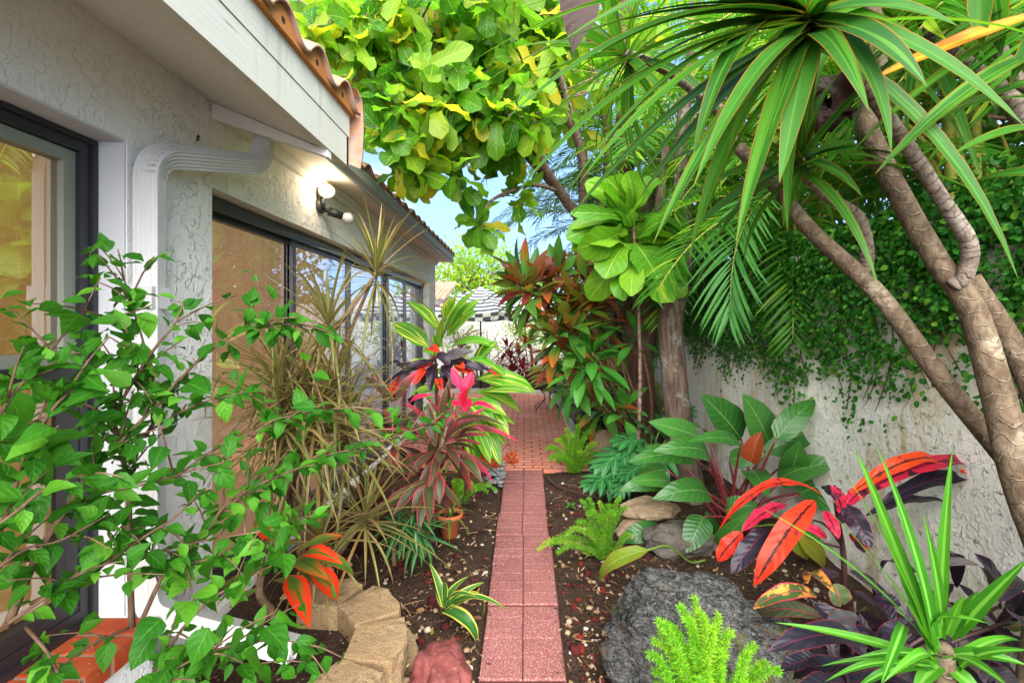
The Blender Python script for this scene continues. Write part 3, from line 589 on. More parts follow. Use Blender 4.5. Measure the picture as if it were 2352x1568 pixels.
s.obj('window_shade', m_shade, window, smooth=False)
# slider
sl = MB(); frame(sl, -1.78, -1.70, 2.342, 7.665, .06, 2.245, .05, .045); sl.box(-1.70, -1.685, 2.342, 7.665, 2.17, 2.244); sl.box(-1.70, -1.67, 2.342, 7.665, .056, .085)
slider = sl.obj('sliding_door', m_bronze, house, smooth=False)
mull = [2.40, 3.40, 4.48, 5.75, 6.6, 7.61]
for i in range(5):
    a, b = mull[i], mull[i+1]; x = -1.735 if i % 2 else -1.76
    d = MB(); frame(d, x-.02, x+.02, a-.02, b+.03, .107, 2.19, .05, .07); dp = d.obj('door_panel', m_bronze, slider, smooth=False)
    d = MB(); d.raw([(x, a+.03, .177), (x, b-.02, .177), (x, b-.02, 2.14), (x, a+.03, 2.14)], [(0, 1, 2, 3)]); d.obj('pane', m_glass2, slider, smooth=False)
d = MB(); d.box(-1.70, -1.66, 3.36, 3.40, 1.0, 1.22); d.obj('handle', m_dark, slider, smooth=False)
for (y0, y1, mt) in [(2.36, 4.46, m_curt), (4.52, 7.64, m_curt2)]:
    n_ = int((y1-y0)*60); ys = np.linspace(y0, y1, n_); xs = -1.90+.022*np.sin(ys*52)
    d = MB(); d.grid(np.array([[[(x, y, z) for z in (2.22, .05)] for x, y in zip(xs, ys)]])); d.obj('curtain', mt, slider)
# brick sill
sill = MB(); 
for i in range(12):
    y1 = 1.836-i*.107; sill.box(-1.715, -1.47, y1-.090, y1, .30, .372, .3+.5*rng.random())
sillo = sill.obj('window_sill', m_brick, house, smooth=False)
s = MB(); s.box(-1.713, -1.474, .5, 1.834, .296, .366); s.obj('sill_mortar', m_mortar, sillo, smooth=False)
s = MB(); s.box(-1.598, -1.49, .4, 1.83, -.05, .295); s.obj('sill_base', m_wall, house, smooth=False)
# roof over the window: soffit, fascia, tiles along y up to 2.60
YE = 2.60
s = MB(); s.prism([(-1.04, 2.455), (-1.04, 2.475), (-1.602, 2.71), (-1.602, 2.69)], 1, -3, YE-.01); s.obj('soffit', m_soffit, house, smooth=False)
s = MB(); s.box(-1.04, -1.0, -3, YE, 2.445, 2.607); s.box(-1.04, -.996, -3, 2.20, 2.611, 2.752); s.box(-1.04, -.996, 2.204, YE, 2.611, 2.752); s.obj('fascia', m_fascia, house, smooth=False)
s = MB(); s.prism([(-1.598, 2.60), (-1.005, 2.405), (-1.005, 2.444), (-1.045, 2.452), (-1.598, 2.684)], 1, 2.335, 2.375); s.obj('end_board', m_soffit, house, smooth=False)
s = MB(); s.prism([(-1.0, 2.445), (-1.0, 2.74), (-2.4, 3.3), (-2.4, 2.9), (-1.6, 2.69)], 1, YE-.03, YE-.004); s.obj('gable_board', m_fascia, house, smooth=False)
def s_tile(mb, y0, n, x0, x1, z0, slope, pitch=.3, amp=.075, th=.016, back=3):
    """rows of S-shaped tiles: ridges run down the slope, one scallop per tile along y"""
    for k in range(n):
        for j in range(back):
            ys = np.linspace(0, pitch, 13); zz = amp*np.maximum(np.sin((ys/pitch)*math.pi*1.35), -.18)
            xa, xb = x0-j*.34, x0-j*.34-.42; za, zb = z0+j*.34*slope+j*.012, z0+(j*.34+.42)*slope+j*.012-.02
            jit = .006*rng.normal(); top = [(xa+jit, y0-k*pitch-pitch+y, za+z) for y, z in zip(ys, zz)]; topb = [(xb, y0-k*pitch-pitch+y, zb+z) for y, z in zip(ys, zz)]
            lo = [(p[0], p[1], p[2]-th) for p in top]; lob = [(p[0], p[1], p[2]-th) for p in topb]; m = 13
            q = []
            for i in range(m-1): q += [(i, i+1, m+i+1, m+i), (2*m+i, 3*m+i, 3*m+i+1, 2*m+i+1), (i, 2*m+i, 2*m+i+1, i+1)]
            q += [(0, m, 3*m, 2*m), (m-1, 3*m-1, 4*m-1, 2*m-1)]
            mb.raw(top+topb+lo+lob, q, rnd=rng.random())
t = MB(); s_tile(t, 2.63, 11, -.945, 0, 2.775, .42); roof = t.obj('roof', m_tile, house)
t = MB(); ang = np.linspace(-.1, math.pi*.62, 9)
# curled rake tile closing the end of the roof
rk = [(YE-.01+.085*math.sin(a), 2.80-.085+.13*math.cos(a)-.0*a) for a in ang]; rk = [(YE-.03, 2.87)]+[(YE+.045, 2.85), (YE+.075, 2.78), (YE+.08, 2.66), (YE+.065, 2.54), (YE+.03, 2.45)]
for x0, x1, dz in ((-.94, -1.36, 0), (-1.3, -1.75, .17)):
    v = [(x0, y, z+dz) for y, z in rk]+[(x1, y, z+dz+.17) for y, z in rk]+[(x0, y-.022, z+dz-.012) for y, z in rk]+[(x1, y-.022, z+dz+.17-.012) for y, z in rk]; m = len(rk)
    q = []
    for i in range(m-1): q += [(i, i+1, m+i+1, m+i), (2*m+i, 3*m+i, 3*m+i+1, 2*m+i+1), (i, 2*m+i, 2*m+i+1, i+1)]
    t.raw(v, q, rnd=rng.random())
t.obj('rake_tile', m_tile, roof)
cl = MB(); ho = MB()
for k in range(11):
    yc = 2.63-k*.3; ys = np.linspace(-.3, 0, 14); top = [(yc+y, 2.774+max(.075*math.sin(((y+.3)/.3)*math.pi*1.35)-.016, -.02)) for y in ys]
    pts = [(yc-.3, 2.735)]+[(yc, 2.735)]+top[::-1]; cl.prism(pts, 0, -1.04, -.972)
    a_ = np.linspace(0, 6.283, 9)[:-1]; ho.prism([(yc-.19+.014*math.cos(x), 2.775+.014*math.sin(x)) for x in a_], 0, -.973, -.9705)
clo = cl.obj('eave_closure', m_clay, roof, smooth=False); ho.obj('weep_hole', m_dark, clo, smooth=False)
# roof over the sliding doors
s = MB(); s.box(-1.598, -1.565, 2.38, 8.2, 2.60, 2.672); s.box(-1.565, -1.54, 2.38, 8.2, 2.64, 2.672); s.obj('frieze', m_soffit, house, smooth=False)
s = MB(); s.box(-1.86, -1.33, 2.38, 8.25, 2.674, 2.70); s.obj('soffit', m_cream, house, smooth=False)
s = MB(); s.box(-1.345, -1.325, 2.38, 8.27, 2.655, 2.70); s.prism([(-1.325, 2.665), (-1.29, 2.70), (-1.285, 2.775), (-1.30, 2.775), (-1.325, 2.72)], 1, 2.38, 8.29); s.obj('fascia', plain('grey_fascia', (.36, .34, .32), .6, .3, .1, 4), house, smooth=False)
s = MB(); s.box(-1.2905, -1.2835, 2.38, 8.30, 2.77, 2.782); s.box(-1.326, -1.319, 2.38, 8.3, 2.66, 2.668); s.obj('drip_edge', m_white, house, smooth=False)
t = MB(); s_tile(t, 8.33, 20, -1.26, 0, 2.80, .42, .295, .05, .015, 3); t.obj('roof', m_tile, house)
s = MB(); s.prism([(-1.33, 2.70), (-1.30, 2.775), (-5.5, 4.4), (-5.5, 2.70)], 1, 8.19, 8.21); s.obj('gable_board', m_wall, house, smooth=False)
# downspout : corrugated rectangular pipe
def corr(w, d):
    """closed section, ribbed on the two outer faces"""
    o = []
    def edge(a, b, nrmv, ribs):
        for i in range(ribs*4):
            t_ = i/(ribs*4); k = .0022*(1 if i % 4 in (1, 2) else 0)
            o.append((a[0]+(b[0]-a[0])*t_-nrmv[0]*k, a[1]+(b[1]-a[1])*t_-nrmv[1]*k))
    edge((-w, -d), (w, -d), (0, -1), 5); edge((w, -d), (w, d), (1, 0), 5); edge((w, d), (-w, d), (0, 1), 1); edge((-w, d), (-w, -d), (-1, 0), 1)
    return o
def sweep(mb, pts, sec, ref, sub=1, close=False):
    pts = np.asarray(pts, float); d = nrm(np.gradient(pts, axis=0)); u = np.asarray(ref, float); rows = []
    for i in range(len(pts)):
        u = nrm(u-d[i]*np.dot(u, d[i])); w = np.cross(d[i], u); rows.append([pts[i]+u*a+w*b for a, b in sec])
    m = len(sec); V = [p for r_ in rows for p in r_]
    q = [(i*m+j, i*m+(j+1) % m, (i+1)*m+(j+1) % m, (i+1)*m+j) for i in range(len(pts)-1) for j in range(m)]
    mb.raw(V, q, [list(range(m))[::-1], [(len(pts)-1)*m+j for j in range(m)]] if close else None)
def bendpts(a, b, c, r, n=8):
    a, b, c = map(np.asarray, (a, b, c)); p0 = b+nrm(a-b)*r; p2 = b+nrm(c-b)*r
    return [(1-t_)**2*p0+2*t_*(1-t_)*b+t_*t_*p2 for t_ in np.linspace(0, 1, n)]
sec = corr(.042, .040); ds = MB()
B0 = np.array([-1.555, 1.895, .36]); B1 = np.array([-1.555, 1.895, 2.255]); B2 = np.array([-1.40, 2.43, 2.40]); B3 = np.array([-1.385, 2.45, 2.68]); E = np.array([-.93, 1.85, .235])
path = [E]+bendpts(E, B0, B1, .10)+[np.array([-1.555, 1.895, .9]), np.array([-1.555, 1.895, 1.5])]+bendpts(B0, B1, B2, .11, 10)+bendpts(B1, B2, B3, .09, 9)+[B3]
sweep(ds, path, sec, (1, 0, 0)); dspo = ds.obj('downspout', m_white, house, smooth=False)
for z in (1.66, .62): st = MB(); st.box(-1.602, -1.507, 1.847, 1.943, z-.045, z+.045); st.obj('strap', m_white, dspo, smooth=False)
st = MB()
# crimped elbow joints
for i in range(1, 9): 
    p = np.array(bendpts(B0, B1, B2, .11, 10)[i]); q_ = np.array(bendpts(B0, B1, B2, .11, 10)[i+1 if i < 9 else i]); sweep(st, [p, p+(q_-p)*.22], [(a*1.035, b*1.035) for a, b in sec], (1, 0, 0))
st.obj('elbow_crimp', m_white, dspo, smooth=False); st = MB()
for i in range(1, 8):
    L_ = bendpts(B1, B2, B3, .09, 9); p, q_ = L_[i], L_[i+1]; sweep(st, [p, p+(q_-p)*.22], [(a*1.035, b*1.035) for a, b in sec], (1, 0, 0))
st.obj('elbow_crimp', m_white, dspo, smooth=False)
# floodlight
fl = P(722, 455, 3.52); fy, fz = 3.55, 2.47
lamp = thing('floodlight', 'twin head floodlight on the stucco wall, one lamp lit and one off', 'floodlight', (WX, fy, fz))
def cyl(mb, a, b, r0, r1=None, n=16): mb.tube([a, b], [r0, r0 if r1 is None else r1], n, 1)
s = MB(); cyl(s, (WX, fy, fz), (WX+.03, fy, fz), .055); s.box(WX+.002, WX+.035, fy-.03, fy+.03, fz-.02, fz+.11); s.obj('base_plate', m_bronze, lamp)
s = MB(); cyl(s, (WX+.03, fy-.01, fz+.02), (WX+.075, fy-.03, fz+.06), .014); cyl(s, (WX+.075, fy-.02, fz+.09), (WX+.085, fy-.05, fz+.10), .045, .062); s.obj('lamp_housing', m_white, lamp)
s = MB(); s.tube([(WX+.085, fy-.05, fz+.10), (WX+.087, fy-.062, fz+.102), (WX+.088, fy-.075, fz+.104)], [.05, .046, .025], 16, 2); s.obj('bulb', m_bulb, lamp)
s = MB(); cyl(s, (WX+.03, fy+.02, fz-.02), (WX+.08, fy+.06, fz-.04), .014); cyl(s, (WX+.06, fy+.04, fz-.03), (WX+.15, fy+.09, fz-.06), .036, .03); s.obj('lamp_housing', m_dark, lamp)
s = MB(); s.tube([(WX+.15, fy+.09, fz-.06), (WX+.18, fy+.105, fz-.07), (WX+.215, fy+.125, fz-.08)], [.028, .045, .04], 16, 2); s.obj('bulb', plain('frosted_glass', (.45, .42, .38), .25, .6), lamp)
ld = bpy.data.lights.new('floodlight_glow', 'POINT'); ld.energy = .8; ld.color = (1, .78, .52); ld.shadow_soft_size = .04
lo = bpy.data.objects.new('floodlight_glow', ld); COL.objects.link(lo); lo.parent = lamp; lo.location = (.13, -.13, .10)
# lizard on the downspout
lz = P(454, 322, 2.09); lz = np.array([-1.487, 2.10, 2.376])
bm = bmesh.new(); sk = bm.verts.layers.skin.verify() if hasattr(bm.verts.layers, 'skin') else None
nodes = [((0, 0, 0), .006), ((.004, 0, .018), .0085), ((.002, 0, .036), .007), ((0, 0, .046), .0075), ((-.002, 0, .058), .003), ((-.006, 0, -.022), .004), ((-.018, 0, -.045), .002), ((-.032, 0, -.06), .001), ((-.014, .004, .028), .0025), ((-.022, .004, .036), .0015), ((.018, .004, .026), .0025), ((.024, .004, .036), .0015), ((-.016, .004, -.004), .003), ((-.026, .004, .004), .0015), ((.016, .004, -.006), .003), ((.024, .004, -.016), .0015)]
ed = [(0, 1), (1, 2), (2, 3), (3, 4), (0, 5), (5, 6), (6, 7), (2, 8), (8, 9), (2, 10), (10, 11), (0, 12), (12, 13), (0, 14), (14, 15)]
me = bpy.data.meshes.new('lizard'); me.from_pydata([Vector(n_[0])*.45 for n_ in nodes], ed, []); bm.free()
lizard = bpy.data.objects.new('lizard', me); COL.objects.link(lizard); lizard.location = tuple(lz+np.array([0, -.02, .015])); lizard.rotation_euler = (R(-15), 0, R(20))
md = lizard.modifiers.new('skin', 'SKIN'); 
for i, n_ in enumerate(nodes): me.skin_vertices[0].data[i].radius = (n_[1]*.5, n_[1]*.5)
me.skin_vertices[0].data[0].use_root = True
lizard.modifiers.new('sub', 'SUBSURF').levels = 1; me.materials.append(m_dead); tag(lizard, 'small brown lizard climbing on the white downspout', 'lizard')

# ================================================================ GARDEN WALL
GX = 2.0
gw = MB(); gw.box(GX, GX+.2, .2, 13.2, -.1, 2.0); gw.box(GX-.02, GX+.22, .2, 13.2, 2.0, 2.05)
tag(gw.obj('garden_wall', m_gwall, smooth=False), 'stained white stucco garden wall half covered in ivy', 'wall')
iv = MB(); pts = []
yy = .9
def ivy_low(y):   # lower edge of the hanging ivy along the wall
    return 1.30-.06*math.sin(y*3.1)-.10*math.sin(y*7.3+1)-.24*max(0, math.sin(y*1.05-1.9))**2-.16*max(0, (y-3)/4)
N = 34000
y = .9+8.5*rng.random(N)**1.4; top = 2.10+.05*np.sin(y*5)+.04*np.sin(y*13)
lw = np.array([ivy_low(a) for a in y])+.10*rng.normal(0, 1, N)
z = lw+(top-lw)*(rng.random(N)**.72)
x = GX-.01-.07*rng.random(N)**1.2*np.clip((z-lw)/.25, .25, 1.6)
keep = np.array([mnoise.noise(Vector((a*4, b*4, 0)))+.42+max(0, (b-1.55))*1.4+.4*min(1, max(0, (a-2.6)/1.5)) > rng.random()*.6 for a, b in zip(y, z)])
p = np.stack([x, y, z], 1)[keep]; k = len(p)
d = nrm(np.stack([-.35+.2*rng.normal(0, 1, k), rng.normal(0, .6, k), -.6+.5*rng.normal(0, 1, k)], 1)); nn_ = np.stack([-np.ones(k), rng.normal(-.2, .35, k), .5+rng.normal(0, .3, k)], 1)
arc(iv, p, d, nn_, .018+.022*rng.random(k), .016+.018*rng.random(k), 'round', .5, .2, 4, 2, rnd=rng.random(k))
# top cushion
k = 7000; y = .9+8*rng.random(k)**1.2; p = np.stack([GX-.08+.34*rng.random(k), y, 2.06+.13*rng.random(k)*(1+.5*np.sin(y*4))], 1)
arc(iv, p, rng.normal(0, 1, (k, 3))+[-.5, 0, .2], rng.normal(0, .5, (k, 3))+[-.5, -.2, .8], .024+.024*rng.random(k), .022+.018*rng.random(k), 'round', .5, .2, 4, 2, rnd=rng.random(k))
ivy = thing('ivy', 'dense green creeping ivy hanging over the top of the white wall', 'ivy', (GX, 3, 2.0)); iv.obj('foliage', l_ivy, ivy)
vs = MB()
for i in range(70):
    y0 = 1.2+7*rng.random(); zl = ivy_low(y0)-.05+.15*rng.random(); n_ = 6; zz = np.linspace(2.05, zl, n_); vs.tube([(GX-.012, y0+.25*math.sin(j*1.3+i)*.4*j/n_, zz[j]) for j in range(n_)], [.004]*5+[.002], 5, 3)
vs.obj('stem', m_twig, ivy)

# ================================================================ FAR SETTING
nh = thing('neighbour_house', 'pale stucco house beyond the patio with a bit of tiled roof', 'house', (-1, 13.6, 0))
s = MB(); s.box(-6, 5, 13.5, 13.8, -.1, 2.35); s.obj('wall', m_fwall, nh, smooth=False)
t = MB(); 
for k in range(14):
    a_ = np.linspace(0, math.pi, 7)
    x0 = -2.75+.19*k*.62; V = [(x0+.065*math.cos(q_)-.0, yv, zv+.065*math.sin(q_)) for yv, zv in ((11.2, 2.12+.035*k*0), (13.4, 2.75)) for q_ in a_]
    if k < 7: t.raw(V, [(i, i+1, 7+i+1, 7+i) for i in range(6)], rnd=rng.random())
t.box(-2.9, -1.95, 11.3, 13.4, 2.02, 2.06); t.obj('roof', m_tile, nh)
# parasol
uc = np.array([-1.02, 10.6]); par = thing('patio_umbrella', 'black and white striped patio umbrella with a blocky valance', 'umbrella', (*uc, 0))
s = MB(); cyl(s, (*uc, 0), (*uc, 2.42), .019); par_p = s.obj('pole', m_dark, par); s = MB(); cyl(s, (*uc, .0), (*uc, .06), .22, .2, 20); cyl(s, (*uc, 1.0), (*uc, 1.1), .032); s.obj('base', m_dark, par)
nseg, rr = 8, 10; rad = 1.26; can = MB(); val = MB(); rib = MB()
def rim(i, f): 
    a = i/nseg*6.283+.39; return uc[0]+rad*f*math.cos(a), uc[1]+rad*f*math.sin(a)
for i in range(nseg):
    rows = []
    for j in range(rr+1):
        f = j/rr; zc = 2.42-.60*f**1.12; row = []
        for k in range(7):
            u_ = k/6; a, b = rim(i, max(f, .02)), rim(i+1, max(f, .02)); sag = .05*f*math.sin(u_*math.pi); row.append((a[0]+(b[0]-a[0])*u_, a[1]+(b[1]-a[1])*u_, zc-sag))
        rows.append(row)
    can.grid(np.array(rows)[None]); last = np.array(rows[-1]); out = nrm(np.array([math.cos((i+.5)/nseg*6.283+.39), math.sin((i+.5)/nseg*6.283+.39), 0]))
    val.grid(np.stack([last, last-[0, 0, .08]+out*.01, last-[0, 0, .16]+out*.015])[None]); rib.tube([(*uc, 2.36), (*rim(i, .98), 1.80)], .008, 6, 1)
can.obj('canopy', m_stripe, par); val.obj('valance', m_val, par); rib.obj('rib', m_dark, par)
# patio chair
cc = P(1146, 868, 9.6); cc[2] = .0
ch = thing('patio_chair', 'brown cast metal patio chair with a round pierced back and red cushion', 'chair', (cc[0], cc[1], 0)); x0, y0 = cc[0], cc[1]
m_chair = plain('brown_cast_metal', (.26, .16, .12), .5, .5)
s = MB(); a_ = np.linspace(0, 6.283, 17); s.tube([(x0+.19*math.cos(q_), y0+.16, .60+.2*math.sin(q_)) for q_ in a_], .014, 6, 2)
for q_ in np.linspace(0, 3.14, 7): s.tube([(x0+.18*math.cos(q_), y0+.16, .60+.19*math.sin(q_)), (x0-.18*math.cos(q_), y0+.16, .60-.19*math.sin(q_))], .007, 5, 1)
s.tube([(x0+.1*math.cos(q_), y0+.16, .60+.1*math.sin(q_)) for q_ in a_], .008, 6, 2); s.obj('backrest', m_chair, ch)
s = MB(); s.lathe((x0, y0, .40), [(0, 0), (.22, 0), (.235, .012), (.22, .024), (0, .024)]); s.obj('seat', m_chair, ch)
s = MB(); s.lathe((x0+.04, y0, .425), [(0, 0), (.18, 0), (.2, .03), (.17, .06), (0, .065)]); s.obj('cushion', m_red, ch)
for sx, sy in ((1, 1), (1, -1), (-1, 1), (-1, -1)): s = MB(); s.tube([(x0+sx*.15, y0+sy*.15, .40), (x0+sx*.17, y0+sy*.17, .2), (x0+sx*.21, y0+sy*.2, 0)], .012, 6, 3); s.obj('leg', m_chair, ch)
# side table with pots
tb = G(1257, 940); tx, ty = tb[0], tb[1]; tbl = thing('side_table', 'small dark metal side table with curved legs on the brick patio', 'table', (tx, ty, 0)); th_ = .46
s = MB(); s.prism([(tx-.22, ty-.2), (tx+.22, ty-.2), (tx+.22, ty+.2), (tx-.22, ty+.2)], 2, th_-.02, th_); s.obj('tabletop', m_dark, tbl, smooth=False)
for sx, sy in ((1, 1), (1, -1), (-1, 1), (-1, -1)): s = MB(); s.tube([(tx+sx*.18, ty+sy*.17, th_-.02), (tx+sx*.05, ty+sy*.05, .27), (tx+sx*.06, ty+sy*.06, .17), (tx+sx*.19, ty+sy*.17, .06), (tx+sx*.21, ty+sy*.19, .0)], .008, 6, 4); s.obj('leg', m_dark, tbl)
def pot(name, label, c, r, h, mat, group=None, lip=.012):
    o = thing(name, label, 'flower pot', c, group); s = MB(); s.lathe(c, [(0, 0), (r*.72, 0), (r*.98, h*.82), (r*1.0+lip, h*.82), (r*1.04+lip, h), (r*.95, h), (r*.9, h*.85), (0, h*.85)], 24); s.obj('pot', mat, o)
    s = MB(); s.lathe(c, [(0, h*.87), (r*.92, h*.87)], 16); s.obj('potting_soil', m_potsoil, o); return o
pot('flower_pot', 'pink flower pot on the dark side table', (tx-.02, ty-.06, th_), .085, .15, m_pinkpot)
pot('flower_pot', 'purple flower pot on the dark side table', (tx+.15, ty-.02, th_), .075, .15, m_purplepot)
def small_plant(name, label, c, n, L, W, pr, mat, a1=85, bend=.8, cat='plant', group=None, axis=(0, 0, 1), wave=0, a0=5, stemmat=None, h=0, C=2):
    o = thing(name, label, cat, c, group); c = np.asarray(c, float); s = MB(); rosette(s, c+[0, 0, h], axis, n, L, W, a0, a1, bend, pr, wave=wave, C=C); s.obj('foliage', mat, o)
    if h: s = MB(); s.tube([c, c+[.01, 0, h*.5], c+[0, 0, h]], .012, 7, 3); s.obj('stem', stemmat or m_canestem, o)
    return o
small_plant('potted_plant', 'red leaved bromeliad growing in the pink pot', (tx-.02, ty-.06, th_+.14), 14, .2, .035, 'lance', l_farred, 60)
small_plant('potted_plant', 'bright green leafy plant growing in the purple pot', (tx+.15, ty-.02, th_+.14), 26, .16, .06, 'round', l_tig, 85)
# ================================================================ ROCKS AND BLOCKS
def rock(name, label, c, size, mat, seed=0, rough=.22, facet=.25, cat='rock', sub=5, rz=0, group=None, rug=0.):
    bm = bmesh.new(); bmesh.ops.create_icosphere(bm, subdivisions=sub, radius=1)
    for v in bm.verts:
        p = v.co.copy(); o = Vector((seed*7.3, seed*3.1, seed*1.7))
        d = rough*mnoise.fractal(p*1.3+o, 1., 2.1, 5)+.035*mnoise.fractal(p*6+o, .8, 2.2, 4)
        vd = mnoise.voronoi(p*1.1+o)[0]; d += facet*(vd[1]-vd[0]-.3)
        if rug: d += rug*(mnoise.fractal(Vector((p.x*5, p.y*5, p.z*9))+o, .7, 2.3, 6)+.15*mnoise.noise(Vector((p.x*14, p.y*14, p.z*26))+o))
        v.co = p*(1+d)
    V = np.array([v.co for v in bm.verts]); Fc = [[v.index for v in f.verts] for f in bm.faces]; bm.free()
    cz, sz_ = math.cos(rz), math.sin(rz); V = V*np.array(size)/2; V = np.stack([V[:, 0]*cz-V[:, 1]*sz_, V[:, 0]*sz_+V[:, 1]*cz, V[:, 2]], 1)
    me = bpy.data.meshes.new(name); me.from_pydata(V.tolist(), [], Fc); me.polygons.foreach_set('use_smooth', [True]*len(Fc)); me.materials.append(mat)
    o = bpy.data.objects.new(name, me); COL.objects.link(o); o.location = tuple(c); return tag(o, label, cat, group)
rock('lava_boulder', 'big rough dark grey lava boulder with moss patches', (.80, 2.02, .10), (.88, .66, .62), m_lavarock, 3, .2, .22, 'boulder', 7, -.5, rug=.035)
rock('red_boulder', 'dark red boulder at the bottom edge beside the path', (-.355, 1.92, .04), (.27, .30, .30), m_redrock, 5, .12, .45, 'boulder', 5)
rock('beige_boulder', 'pale beige boulder behind the split leaf plant', (*P(1395, 1035, 5.3)[:2], .10), (.42, .34, .46), m_beige, 8, .12, .12, 'boulder')
rock('edging_stone', 'flat tan stone on top of the others under the big green leaves', (*P(1495, 1185, 3.42)[:2], .17), (.42, .30, .16), m_beige, 9, .15, .3, 'stone')
rock('edging_stone', 'grey brown stone at the base of the big leaved plant', (*P(1560, 1240, 3.15)[:2], .06), (.50, .32, .24), m_grock, 10, .15, .3, 'stone')
rock('edging_stone', 'low tan stone beside the left foot of the big leaved plant', (*P(1470, 1225, 3.35)[:2], .03), (.34, .3, .2), m_beige, 11, .15, .3, 'stone')
rock('edging_stone', 'small grey stone between kerb and ti plants', (.86, 7.2, .12), (.3, .4, .36), m_grock, 12, .15, .3, 'stone')
rock('edging_stone', 'small tan stone right of the patio kerb', (.80, 6.4, .08), (.24, .3, .2), m_beige, 13, .15, .3, 'stone')
# river pebbles in a pile left of the path, by the patio
for i in range(46):
    c = G(1145+rng.normal(0, 16), 1098+rng.normal(0, 12)); c[0] = min(c[0], -.235); c[2] = .0+.02*(i % 3); sz = .045+.035*rng.random()
    rock('river_pebble', 'smooth grey river pebble in the little pile beside the path by the patio', c, (sz*1.25, sz*.9, sz*.55), m_river, i, .08, .0, 'pebble', 2, rng.random()*3, 'river pebbles')
# tan wall blocks of the planter ring : a trapezoid with a split, rough outer face
def block(label, c, ang, w, d, h, z):
    bm = bmesh.new(); n = 9
    bmesh.ops.create_cube(bm, size=1); bmesh.ops.subdivide_edges(bm, edges=bm.edges[:], cuts=n, use_grid_fill=True)
    for v in bm.verts:
        x, y, zz = v.co; tw = 1-.30*(y+.5); 
        out = max(0, -y-.32)/.18
        px = x*w*tw; 
        pr = abs(x)*2
        py = y*d+(max(0, pr-.45)**1.2)*.14*d*out*2.2
        k = Vector((px*14+c[0]*9, py*14, zz*h*14+z*7)); nz = mnoise.fractal(k, .8, 2, 4)
        edge = .012 if abs(zz) > .49 and (abs(x) > .49 or abs(y) > .49) else 0
        v.co = (px*(1-edge*1.4), py+(-.016*nz-.010)*out+.004*nz, zz*h*(1-edge*2)+.004*nz)
    me = bpy.data.meshes.new('wall_block'); bm.to_mesh(me); bm.free(); me.materials.append(m_block)
    o = bpy.data.objects.new('wall_block', me); COL.objects.link(o); o.location = (c[0], c[1], z+h/2); o.rotation_euler = (0, 0, ang); tag(o, label, 'stone block', 'tan blocks of the round planter'); return o
RC = np.array([-1.02, 1.92]); RR = .39
blocks = [(-112, 1, 'tan planter block at the bottom edge, under the white downspout end'), (-72, 1, 'large tan planter block at the front of the ring, left of the upright rounded one'),
          (-34, 1, 'upright rounded tan planter block at the right front of the ring'), (6, 1, 'broad tan planter block at the right back of the ring, facing the path'),
          (46, 1, 'tan planter block at the far side, behind the orange tipped leaf'), (86, 1, 'tan planter block farthest back, beside the glass door track'),
          (-95, 0, 'lower tan planter block under the front left of the ring'), (-52, 0, 'lower tan planter block left of the red boulder'), (-12, 0, 'lower tan planter block sticking out at the right of the ring'), (28, 0, 'lower tan planter block at the back right of the ring')]
for a, lev, lab in blocks:
    r_ = RR+(.0 if lev else .05); c = RC+r_*np.array([math.cos(R(a)), math.sin(R(a))]); block(lab, c, R(a+90)+.05*rng.normal(), .29, .22, .145, .06 if lev else -.09)
s = MB(); s.lathe((*RC, .06), [(0, .05), (.34, .02)], 20); tag(s.obj('soil_bed', m_soil), 'soil inside the round planter', None, kind='structure')
# pots on the left bed
pc = G(1030, 1235); pot('flower_pot', 'small orange terracotta pot half hidden under the dark red leaves', (pc[0], pc[1]+.06, -.01), .085, .17, m_terra)
pc = G(835, 1270); pot('flower_pot', 'large dark brown glazed pot in the shade left of the path', (pc[0]-.02, pc[1]+.1, -.02), .19, .30, m_brownpot)
bigpot = np.array([pc[0]-.02, pc[1]+.1, .22])
# drip pipe
s = MB(); hp = [G(1258, 1100), G(1275, 1118), G(1320, 1135), G(1370, 1147), G(1440, 1145)]; hp = [(p[0], p[1], .02) for p in hp]; s.tube(hp, .012, 7, 4); tag(s.obj('irrigation_pipe', m_hose), 'thin brown irrigation pipe lying on the mulch', 'pipe')
# fallen leaf on the mulch
lf = MB(); c = G(1085, 1355); arc(lf, [c+[-.04, 0, .015]], [[.9, .3, .25]], [[0, -.4, 1]], .10, .085, 'ovate', 1.2, .5, 8, 4, .3); tag(lf.obj('dead_leaf', m_dead), 'curled brown dead leaf lying on the gravel left of the path', 'leaf')

